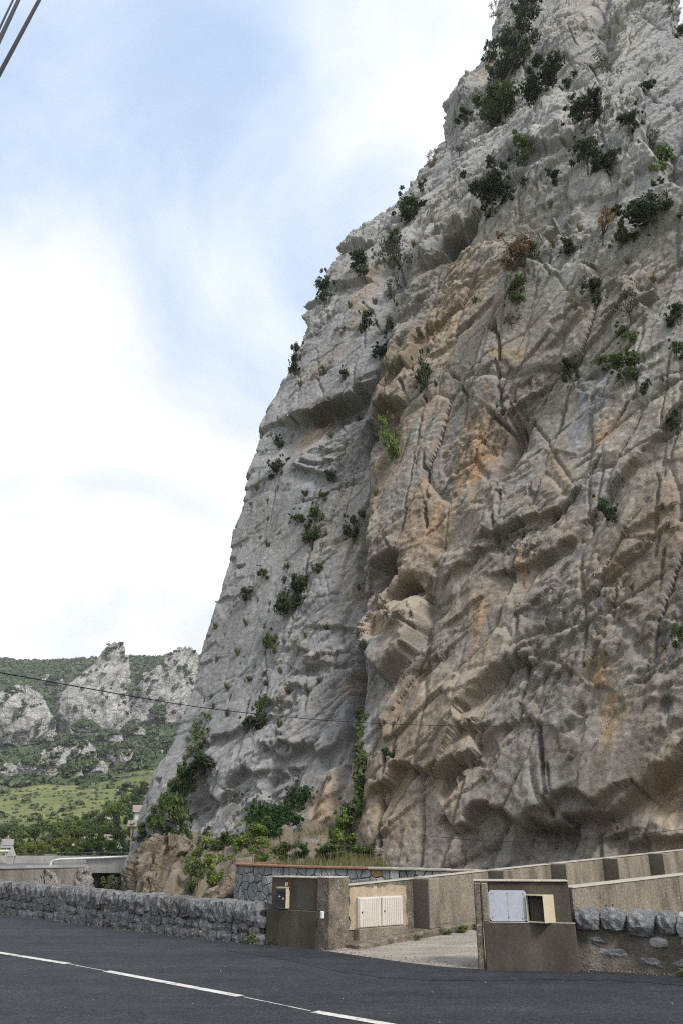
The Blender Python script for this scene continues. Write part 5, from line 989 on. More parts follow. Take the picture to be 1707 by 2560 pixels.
s2 = empty('road_sign', (-24.2, 59.0, .8), .25, label='teal sign on a post at the left edge of the far road', cat='sign')
lbox('post', M_SIGNBACK, s2, -.04, .04, -.04, .04, 0, 1.5, .01); lbox('panel', M_TEAL, s2, -.6, .55, -.10, -.05, 1.28, 1.55, .02); lbox('panel', M_WHITEPAINT, s2, -.5, .35, -.10, -.05, .5, .6, .02)
ms = empty('milestone', (-22.1, 57.5, .70), .2, label='pointed pale stone marker beside the far road', cat='marker')
bm = bmesh.new(); hexa(bm, [(-.20, -.2, 0), (.20, -.2, 0), (.2, .2, 0), (-.2, .2, 0), (-.26, -.22, .55), (.26, -.22, .55), (.26, .2, .55), (-.26, .2, .55)], .02); bm_to('shaft', bm, M_OLDSTONE, ms)
bm = bmesh.new(); hexa(bm, [(-.30, -.24, .551), (.30, -.24, .551), (.3, .24, .551), (-.3, .24, .551), (-.03, -.03, 1.15), (.03, -.03, 1.15), (.03, .03, 1.15), (-.03, .03, 1.15)], .01); bm_to('pointed_top', bm, M_OLDSTONE, ms)

# houses half hidden in the valley
def house(loc, rz, w, d_, h_, roof_h, label, wallmat):
    e = empty('house', loc, rz, label=label, cat='house')
    lbox('wall', wallmat, e, -w / 2, w / 2, -d_ / 2, d_ / 2, -2, h_, .02)
    bm = bmesh.new(); o_ = .4
    v = [bm.verts.new(p) for p in ((-w / 2 - o_, -d_ / 2 - o_, h_ - .1), (w / 2 + o_, -d_ / 2 - o_, h_ - .1), (w / 2 + o_, d_ / 2 + o_, h_ - .1), (-w / 2 - o_, d_ / 2 + o_, h_ - .1), (-w / 2 - o_, 0, h_ + roof_h), (w / 2 + o_, 0, h_ + roof_h))]
    for f in ((0, 1, 5, 4), (2, 3, 4, 5), (3, 0, 4), (1, 2, 5), (0, 3, 2, 1)): bm.faces.new([v[i] for i in f])
    bmesh.ops.recalc_face_normals(bm, faces=bm.faces); bm_to('roof', bm, M_ROOF, e)
M_ROOF = noisy('roof_tiles', [(.30, .24, .19), (.40, .33, .27)], 2.0, .9, .3, .02)
M_OCHREWALL = noisy('ochre_wall', [(.42, .31, .16), (.50, .38, .20)], 1.0, .9, .2, .02)
for a_ in HOUSES: house(*a_[:-1], M_WHITEPAINT if a_[-1] else M_OCHREWALL)

# ---------------------------------------------------------------- overhead cables
def cable(pts, r, label, sag=0.0, n=40):
    out = []
    p = [Vector(v) for v in pts]
    for i in range(n + 1):
        t = i / n * (len(p) - 1); k = min(int(t), len(p) - 2); f = t - k
        # Catmull-Rom through the points
        p0 = p[max(k - 1, 0)]; p1 = p[k]; p2 = p[k + 1]; p3 = p[min(k + 2, len(p) - 1)]
        out.append(.5 * ((2 * p1) + (p2 - p0) * f + (2 * p0 - 5 * p1 + 4 * p2 - p3) * f * f + (3 * p1 - p0 - 3 * p2 + p3) * f ** 3))
    bm = bmesh.new(); tube(bm, out, r, 6); return bm_to('overhead_cable', bm, M_BLACK, label=label, cat='cable')
cable([(-6.9, 12.5, 4.42), (-6.08, 14, 4.51), (-3.40, 22, 5.16), (1.25, 27, 5.51), (7.52, 32, 6.14), (16.11, 36, 6.98)], .011, 'thin black cable sagging across the face of the cliff')
cable([(-3.30, 5.0, 7.83), (-4.36, 7, 12.05), (-5.42, 9, 16.27)], .024, 'thick twisted black cable nearest the top left corner')
cable([(-3.33, 5.0, 7.93), (-4.43, 7, 12.07), (-5.50, 9, 16.27)], .012, 'thin black strand wound beside the thick cable top left')
cable([(-3.39, 5.0, 6.74), (-4.07, 7, 12.12), (-4.75, 9, 17.5)], .025, 'second thick black cable crossing the top left corner')
cable([(2.6, 27.6, 2.05), (5.2, 27.2, 1.86), (8.0, 26.8, 1.95), (11.5, 26.4, 2.3)], .008, 'low black wire along the foot of the cliff behind the ramp')

# ---------------------------------------------------------------- vegetation
VEG = [
(21.63, 72.2, 106.43, -0.65, -0.75, 1.79, 3.51, 's', 'thin bush on the left edge of the summit'),
(24.64, 66.7, 100.48, -0.77, -0.54, 3.33, 1.64, 'j', 'dark shrub cut by the top of the picture'),
(17.88, 58.4, 76.58, -0.67, -0.7, 4.24, 6.53, 'j', 'largest dark juniper clump high on the left edge near the summit'),
(21.58, 61.46, 87.29, -0.75, -0.56, 2.8, 3.96, 'j', 'dark juniper just above the largest clump near the summit'),
(17.24, 64.53, 87.53, 0.27, -0.95, 1.55, 2.28, 'j', 'small dark bush overhanging the sky left of the summit clump'),
(15.52, 56.42, 67.72, 0.26, -0.85, 4.83, 3.79, 'g', 'wide low green juniper on the ledge under the summit pillar'),
(12.92, 58.78, 70.38, -0.84, -0.52, 1.62, 1.46, 'j', 'small round bush beside the notch in the upper left skyline'),
(14.89, 41.06, 53.02, 0.25, -0.95, 2.7, 1.48, 'j', 'low spreading juniper below the summit pillar'),
(24.1, 50.67, 67.54, -0.33, -0.92, 2.01, 2.08, 's', 'sparse bush on the summit face right of the pillar'),
(21.65, 39.51, 51.21, 0.38, -0.42, 0.99, 1.03, 'j', 'small dark bush on the upper right ledge by the wide crack'),
(15.61, 37.19, 44.75, -0.34, -0.94, 2.27, 2.13, 'j', 'dark juniper on top of the pale upper buttress'),
(17.58, 35.26, 41.69, 0.32, -0.88, 1.44, 1.66, 'j', 'round juniper in the corner right of the pale upper buttress'),
(16.95, 36.36, 44.82, -0.63, -0.44, 1.12, 1.83, 's', 'thin bush in the cleft above the pale upper buttress'),
(12.71, 40.72, 45.55, -0.16, -0.86, 1.21, 2.01, 'g', 'green bush left of the big smooth block'),
(19.28, 35.63, 41.29, -0.99, -0.07, 1.18, 1.39, 's', 'open bush on the right ledge below the diagonal crack'),
(19.49, 34.87, 38.16, -0.61, 0.29, 1.9, 2.63, 'g', 'tall feathery green bush at the right edge of the upper cliff'),
(15.38, 36.68, 40.51, -0.5, -0.87, 1.47, 2.12, 'j', 'gnarled juniper on the right shoulder of the big smooth block'),
(16.73, 35.76, 39.59, -0.89, 0.05, 1.7, 1.36, 'j', 'low juniper trailing right of the big smooth block'),
(10.55, 40.79, 41.25, -0.86, -0.51, 3.06, 3.23, 'j', 'large spreading juniper above the upper cave'),
(12.16, 39.25, 41.89, -0.55, -0.77, 0.63, 0.77, 'j', 'tiny bush just right of the large spreading juniper'),
(13.76, 38.01, 40.93, -0.55, -0.77, 0.78, 0.88, 'j', 'small bush under the big smooth block'),
(11.65, 57.46, 64.6, -0.26, -0.95, 1.12, 1.38, 's', 'small grey bush high on the left skyline rib'),
(9.14, 58.99, 64.36, -0.58, 0.24, 1.4, 2.03, 'd', 'bare twiggy bush standing out against the sky'),
(7.33, 55.08, 57.64, -0.0, -0.93, 0.72, 0.88, 'j', 'tiny bush in a notch of the skyline under the bare twigs'),
(5.44, 51.78, 50.73, -0.04, -0.96, 2.6, 3.17, 'j', 'dark juniper group on the skyline shoulder left of the upper cave'),
(11.47, 41.86, 45.81, -0.15, -0.99, 0.8, 1.13, 's', 'wispy bush above the large spreading juniper'),
(16.84, 33.32, 32.37, -0.61, -0.76, 2.75, 1.95, 'j', 'wide gnarled juniper on the right hand ledge'),
(14.7, 34.82, 33.11, -0.23, -0.97, 1.38, 1.56, 'd', 'dry brown bush on the right hand ledge'),
(15.5, 34.4, 32.51, 0.01, -0.91, 0.87, 1.19, 'g', 'round green bush beside the dry brown bush'),
(10.91, 37.03, 32.4, -0.54, -0.82, 2.66, 2.24, 'd', 'large rust brown dead bush in the middle of the upper face'),
(10.66, 37.23, 33.95, 0.18, -0.8, 1.56, 0.79, 'g', 'green sprig growing over the rust brown dead bush'),
(10.21, 37.17, 30.85, -0.74, -0.63, 1.16, 1.38, 'g', 'green bush hanging below the rust brown dead bush'),
(13.34, 36.72, 33.89, 0.5, -0.8, 1.13, 0.78, 'g', 'flat green bush on the ledge right of the dead bush'),
(13.62, 34.2, 28.55, -0.21, -0.97, 1.21, 1.54, 'j', 'compact dark juniper below the right hand ledge'),
(14.68, 32.94, 26.34, -0.14, -0.79, 1.37, 1.4, 's', 'open twiggy juniper near the right edge under the ledge'),
(14.35, 32.86, 24.89, 0.24, -0.84, 0.92, 1.22, 'g', 'round green bush below the twiggy juniper'),
(13.78, 32.47, 22.73, -0.76, -0.61, 1.56, 1.16, 'g', 'low green bush on the crest of the right hand slab'),
(16.39, 31.48, 25.11, -0.54, -0.79, 0.8, 1.0, 'j', 'dark bush at the right edge level with the twiggy juniper'),
(15.68, 31.12, 22.96, -0.01, -1.0, 0.78, 0.96, 'g', 'olive bush at the right edge above the blue grey slab'),
(11.94, 34.57, 23.64, -0.14, -0.98, 0.81, 1.43, 'j', 'narrow bush on the brown face left of the slab crest'),
(14.28, 31.47, 21.27, -0.33, -0.92, 0.53, 0.49, 'g', 'tiny pale green bush on the right hand slab'),
(14.92, 30.35, 18.52, -0.52, -0.39, 0.57, 1.32, 'j', 'dark bush cut by the right edge beside the blue grey slab'),
(11.69, 31.72, 14.74, -0.88, -0.24, 0.72, 1.03, 'j', 'lone dark bush at the bend of the long diagonal crack'),
(13.07, 29.92, 8.91, -0.74, -0.6, 0.44, 0.85, 'g', 'bush cut by the right edge halfway down the cliff'),
(9.8, 37.38, 29.19, -0.26, -0.96, 1.0, 0.9, 's', 'small bush above the long upright crack'),
(1.39, 50.08, 43.9, -0.11, -0.88, 1.6, 2.49, 'j', 'tall dark bush on the orange stained left shoulder'),
(-1.41, 51.76, 42.14, 0.4, -0.86, 1.41, 2.32, 'j', 'dark bush leaning over the left skyline'),
(4.82, 49.78, 43.1, 0.18, -0.98, 2.13, 4.44, 's', 'tall open bush in the groove left of the upper cave'),
(4.05, 48.63, 40.18, -0.3, -0.93, 1.79, 2.27, 's', 'straggling grey bush low in the groove left of the upper cave'),
(3.74, 50.51, 46.45, 0.12, -0.97, 1.35, 1.74, 'g', 'yellow green bush at the head of the left groove'),
(2.04, 47.6, 36.85, -0.32, -0.88, 1.21, 1.87, 'j', 'dark bush below the orange stains'),
(3.86, 45.21, 33.77, -0.99, -0.11, 1.26, 2.22, 'g', 'upright bright green bush in the middle of the left face'),
(2.65, 45.88, 32.93, -0.22, -0.91, 0.97, 1.27, 'j', 'small dark bush beneath the upright green bush'),
(0.09, 49.02, 37.01, -0.54, -0.84, 0.85, 1.17, 's', 'faint bush on the left face under the skyline'),
(-0.05, 46.67, 31.49, -0.2, -0.97, 0.73, 1.0, 'j', 'little bush just above the big roof overhang'),
(-3.37, 51.21, 36.28, -0.47, -0.85, 0.81, 1.49, 'j', 'upper of two small bushes on the left skyline'),
(-3.41, 50.49, 34.58, -0.08, -0.96, 0.85, 1.16, 'j', 'lower of two small bushes on the left skyline'),
(5.39, 40.78, 26.71, -0.46, -0.76, 1.1, 3.04, 'j', 'tall narrow juniper hugging the middle of the face'),
(2.62, 42.34, 28.04, -0.18, -0.96, 1.04, 2.51, 's', 'long thin bush in the groove above the pocket'),
(3.16, 41.31, 22.87, -0.42, -0.91, 1.03, 2.52, 'b', 'bright green creeper plant in the pocket right of the roof'),
(-4.38, 49.8, 28.02, -0.36, -0.93, 0.75, 1.13, 'j', 'small bush left below the roof overhang'),
(-4.34, 49.01, 25.41, -0.13, -0.98, 1.14, 1.34, 'j', 'dark bush on the left slab below the roof'),
(-0.48, 46.32, 23.68, -0.6, -0.79, 0.62, 1.08, 'j', 'thin dark bush under the blue streak'),
(-4.23, 53.9, 32.51, -0.85, 0.28, 0.89, 0.81, 's', 'grey tuft at the left end of the roof overhang'),
(-1.78, 46.14, 19.52, -0.21, -0.37, 1.26, 2.11, 'g', 'bushy green shrub in the middle of the left slab'),
(0.65, 44.26, 18.84, 0.48, -0.86, 1.26, 1.69, 'j', 'dark pointed shrub left of the gully'),
(-2.85, 46.96, 20.98, -0.4, -0.89, 0.9, 0.7, 'g', 'tuft left of the bushy green shrub'),
(-1.16, 45.98, 22.26, -0.74, -0.67, 0.61, 0.65, 'g', 'small tuft above the bushy green shrub'),
(-2.95, 45.67, 14.59, -0.58, -0.82, 1.56, 2.5, 'j', 'big dark shrub on the slab edge left of the caves'),
(-6.0, 48.14, 16.1, -0.36, -0.93, 0.77, 0.85, 'j', 'small dark bush alone on the left slab'),
(-4.88, 47.59, 17.54, -0.68, -0.71, 0.66, 0.63, 'g', 'pale tuft above the lone slab bush'),
(-1.37, 45.0, 17.0, -0.37, -0.69, 0.73, 0.6, 'g', 'tuft on the blocks left of the caves'),
(-4.13, 45.9, 12.42, -0.27, -0.96, 0.82, 1.2, 'g', 'green shrub on the diagonal groove'),
(-4.39, 44.85, 7.96, -0.65, -0.76, 0.73, 1.56, 'g', 'thin green shrub above the cable on the left blocks'),
(-4.75, 44.82, 7.62, -0.5, -0.82, 0.82, 0.87, 'j', 'round dark shrub under the thin green one by the cable'),
(2.06, 37.27, 4.93, 0.13, -0.54, 0.75, 0.91, 'j', 'round dark bush on the buttress below the hanging boulder'),
(-7.75, 46.55, 4.99, -0.39, -0.91, 1.85, 1.56, 'j', 'large dark bush at the foot of the left slab'),
(-5.26, 43.54, 3.64, 0.27, -0.92, 0.99, 0.95, 's', 'brownish bush on the lower left blocks'),
(-9.13, 46.75, 2.49, -0.41, -0.79, 2.06, 3.59, 'p', 'tall light green pine growing at the left foot of the cliff'),
(-10.39, 47.19, 2.56, -0.53, -0.84, 1.21, 1.45, 'p', 'pale leaning pine branch left of the tall pine'),
(-8.05, 44.1, 1.97, -0.5, -0.7, 1.35, 2.02, 'g', 'dense green bush right under the tall pine'),
(29.72, 47.59, 70.66, 0.93, -0.32, 1.02, 2.1, 's', 'thin bush on the right skyline at the summit'),
(29.03, 45.94, 65.88, 0.2, -0.85, 0.97, 1.09, 'j', 'dark bush on the right skyline below the summit'),
(-6.01, 37.8, 1.13, -0.5, -0.7, 1.53, 1.53, 'b', 'bright green shrub on the rocky bank'),
(-4.9, 37.1, 1.42, -0.5, -0.7, 1.58, 1.13, 'g', 'green shrub at the top of the rocky bank'),
(-3.8, 35.5, 1.6, -0.5, -0.7, 1.26, 1.08, 'b', 'yellow green shrub behind the end of the curved wall'),
(-3.29, 36.7, 2.06, -0.5, -0.7, 1.31, 1.13, 'i', 'dark ivy mound at the foot of the left blocks'),
(-2.44, 38.5, 2.16, -0.5, -0.7, 1.18, 1.18, 'i', 'second dark ivy mound right of the first'),
(-4.48, 31.6, 0.47, -0.5, -0.7, 0.89, 1.11, 'b', 'yellow green bush halfway down the rocky bank'),
(-5.75, 34.9, 0.28, -0.5, -0.7, 0.8, 1.22, 'g', 'dark green bush in the cleft of the rocky bank'),
(-8.39, 45.34, -0.9, -0.63, -0.77, 1.57, 1.13, 'g', 'bush half hidden behind the roadside parapet'),
(-9.08, 57.9, -1.5, -0.94, 0.32, 1.44, 1.44, 'b', 'weedy bush against the roadside parapet'),
(-9.71, 46.7, 1.87, -0.39, -0.92, 1.43, 0.95, 'g', 'scrubby bush at the top of the brown outcrop'),
(-11.0, 47.5, 2.11, -0.41, -0.91, 0.97, 0.97, 'g', 'small scrub at the left end of the brown outcrop'),
(0.11, 38.1, 1.43, -0.5, -0.7, 1.28, 1.74, 'b', 'tall bright green bush at the foot of the gully'),
(-0.57, 32.8, 1.21, -0.5, -0.7, 1.0, 0.73, 'g', 'grassy clump beside the tan mound'),
(-1.42, 33.7, 1.21, -0.5, -0.7, 1.02, 0.61, 'i', 'dark grassy clump on the terrace behind the wall'),
(-2.44, 34.0, 1.32, -0.5, -0.7, 0.86, 0.62, 'g', 'low green clump at the left end of the terrace'),
(1.05, 34.9, 1.19, -0.5, -0.7, 1.06, 0.71, 'g', 'olive clump against the foot of the buttress'),
(0.36, 38.81, 2.57, 0.19, -0.97, 0.8, 1.2, 'i', 'dark ivy clump in the foot of the gully'),
(-3.03, 31.9, 1.21, -0.5, -0.7, 0.71, 0.65, 'b', 'bright weed behind the terracotta coping'),
(-11.19, 42.4, -0.8, -0.5, -0.7, 1.05, 1.26, 'g', 'green bush growing under the far bridge'),
(-10.85, 41.9, -0.61, -0.5, -0.7, 1.04, 1.04, 's', 'dry reeds under the far bridge'),
(-11.02, 46.0, -0.69, -0.5, -0.7, 0.92, 1.14, 's', 'straggly scrub at the foot of the bank by the bridge'),
(-8.0, 49.01, 14.56, -0.62, -0.72, 0.42, 0.46, 't', 'grass tuft below left of the small dark bush alone on the left slab'),
(-5.87, 47.61, 14.38, -0.31, -0.91, 0.44, 0.46, 't', 'grass tuft below the small dark bush alone on the left slab'),
(-5.4, 46.48, 10.75, -0.09, -1.0, 0.48, 0.32, 't', 'grass tuft above the thin green shrub above the cable on the left blocks'),
(-3.55, 45.5, 11.0, 0.18, -0.98, 0.33, 0.48, 't', 'grass tuft below the green shrub on the diagonal groove'),
(-4.8, 47.97, 19.8, 0.35, -0.9, 0.43, 0.41, 't', 'grass tuft above the pale tuft above the lone slab bush'),
(-5.83, 49.76, 24.68, -0.81, -0.5, 0.67, 0.5, 't', 'grass tuft below left of the dark bush on the left slab below the roof'),
(-2.32, 47.06, 23.0, -0.23, -0.97, 0.59, 0.48, 't', 'grass tuft left of the small tuft above the bushy green shrub'),
(-3.32, 46.64, 17.82, -0.84, -0.48, 0.51, 0.37, 't', 'grass tuft right of the pale tuft above the lone slab bush'),
(-6.29, 47.45, 12.5, -0.49, -0.87, 0.5, 0.51, 't', 'grass tuft left of the green shrub on the diagonal groove'),
(-6.75, 47.18, 10.33, -0.44, -0.88, 0.46, 0.47, 't', 'grass tuft above left of the thin green shrub above the cable on the left'),
(-4.35, 45.72, 10.36, 0.26, -0.84, 0.48, 0.32, 't', 'farther grass tuft above the thin green shrub above the cable on the left blocks'),
(-2.92, 43.73, 9.52, 0.35, -0.89, 0.48, 0.4, 't', 'grass tuft above right of the thin green shrub above the cable on the left'),
(-7.58, 47.51, 9.35, -0.6, -0.65, 0.41, 0.32, 't', 'grass tuft left of the round dark shrub under the thin green one by the'),
(-7.8, 46.71, 7.28, -0.48, -0.35, 0.52, 0.4, 't', 'grass tuft above the large dark bush at the foot of the left slab'),
(-6.55, 46.41, 8.7, -0.62, -0.71, 0.49, 0.48, 't', 'farther grass tuft left of the round dark shrub under the thin green one by the'),
(-3.26, 42.56, 7.57, -0.06, -0.85, 0.45, 0.45, 't', 'grass tuft right of the thin green shrub above the cable on the left blocks'),
(-2.0, 44.05, 12.71, -0.55, -0.83, 0.41, 0.46, 't', 'grass tuft right of the green shrub on the diagonal groove'),
(-1.14, 42.61, 9.88, -0.51, -0.11, 0.4, 0.46, 't', 'grass tuft below right of the green shrub on the diagonal groove'),
(-0.83, 43.42, 13.07, 0.26, -0.9, 0.51, 0.32, 't', 'grass tuft below right of the big dark shrub on the slab edge left of'),
(0.96, 43.31, 15.37, 0.54, -0.83, 0.36, 0.35, 't', 'grass tuft right of the tuft on the blocks left of the caves'),
(1.19, 44.13, 20.27, 0.59, -0.8, 0.58, 0.43, 't', 'grass tuft above right of the dark pointed shrub left of the gully'),
(-0.67, 47.65, 27.69, -0.41, -0.91, 0.56, 0.46, 't', 'grass tuft above the thin dark bush under the blue streak'),
(1.15, 47.17, 28.71, -0.05, -0.93, 0.53, 0.49, 't', 'grass tuft left of the bright green creeper plant in the pocket right of the'),
(-2.98, 49.18, 32.77, -0.72, -0.6, 0.51, 0.58, 't', 'grass tuft below the lower of two small bushes on the left skyline'),
(-1.15, 48.5, 33.44, 0.27, -0.86, 0.58, 0.67, 't', 'grass tuft left of the little bush just above the big roof overhang'),
(2.01, 41.78, 20.6, -0.53, -0.76, 0.49, 0.52, 't', 'farther grass tuft above right of the dark pointed shrub left of the gully'),
(8.75, 37.95, 29.46, 0.43, -0.9, 0.53, 0.57, 't', 'grass tuft left of the small bush above the long upright crack'),
(8.43, 40.45, 33.44, -0.7, -0.6, 0.52, 0.42, 't', 'grass tuft left of the green bush hanging below the rust brown dead bush'),
(12.57, 34.4, 28.25, -0.86, -0.49, 0.48, 0.52, 't', 'grass tuft below left of the compact dark juniper below the right hand ledge'),
(12.63, 36.82, 34.63, 0.12, -0.98, 0.55, 0.5, 't', 'grass tuft above left of the flat green bush on the ledge right of the'),
(15.67, 34.21, 31.15, 0.07, -0.85, 0.46, 0.38, 't', 'grass tuft below the round green bush beside the dry brown bush'),
(16.32, 32.99, 28.9, -0.48, -0.54, 0.47, 0.43, 't', 'grass tuft above right of the open twiggy juniper near the right edge under the'),
(14.95, 31.17, 21.63, 0.34, -0.92, 0.31, 0.28, 't', 'grass tuft right of the tiny pale green bush on the right hand slab'),
(10.85, 32.07, 11.49, -0.37, -0.4, 0.38, 0.38, 't', 'grass tuft below the lone dark bush at the bend of the long diagonal crack'),
(12.04, 31.14, 11.5, -0.01, -0.95, 0.25, 0.34, 't', 'grass tuft above left of the bush cut by the right edge halfway down the'),
(12.68, 30.47, 8.85, -0.71, -0.26, 0.29, 0.23, 't', 'grass tuft below left of the bush cut by the right edge halfway down the'),
(10.69, 31.52, 8.85, -0.03, -0.81, 0.28, 0.32, 't', 'grass tuft left of the bush cut by the right edge halfway down the cliff'),
(9.92, 32.07, 8.53, 0.35, -0.83, 0.37, 0.22, 't', 'farther grass tuft left of the bush cut by the right edge halfway down the cliff'),
(8.94, 31.98, 4.83, -0.72, -0.58, 0.31, 0.21, 't', 'farther grass tuft below left of the bush cut by the right edge halfway down the'),
(5.98, 34.45, 4.2, -0.8, -0.58, 0.35, 0.27, 't', 'grass tuft right of the round dark bush on the buttress below the hanging boulder'),
(13.3, 38.33, 39.24, -0.86, -0.07, 0.58, 0.66, 't', 'grass tuft below the small bush under the big smooth block'),
(14.14, 36.26, 35.33, 0.01, -0.9, 0.45, 0.61, 't', 'grass tuft left of the dry brown bush on the right hand ledge'),
(13.25, 43.75, 51.85, -0.24, -0.92, 0.52, 0.52, 't', 'grass tuft above the green bush left of the big smooth block'),
(21.63, 53.21, 68.65, -0.27, -0.89, 0.77, 0.65, 't', 'grass tuft right of the low spreading juniper below the summit pillar'),
(17.04, 35.23, 37.82, -0.45, -0.88, 0.38, 0.48, 't', 'grass tuft below right of the low juniper trailing right of the big smooth block'),
(17.65, 32.42, 34.31, -0.87, -0.49, 0.44, 0.38, 't', 'grass tuft below the tall feathery green bush at the right edge of the upper'),
(5.83, 50.33, 46.77, 0.13, -0.99, 0.47, 0.79, 't', 'grass tuft above right of the tall open bush in the groove left of the'),
(2.56, 48.74, 39.8, 0.16, -0.94, 0.52, 0.74, 't', 'grass tuft above the dark bush below the orange stains'),
(0.67, 49.59, 40.12, -0.53, -0.84, 0.71, 0.57, 't', 'grass tuft above left of the dark bush below the orange stains')]
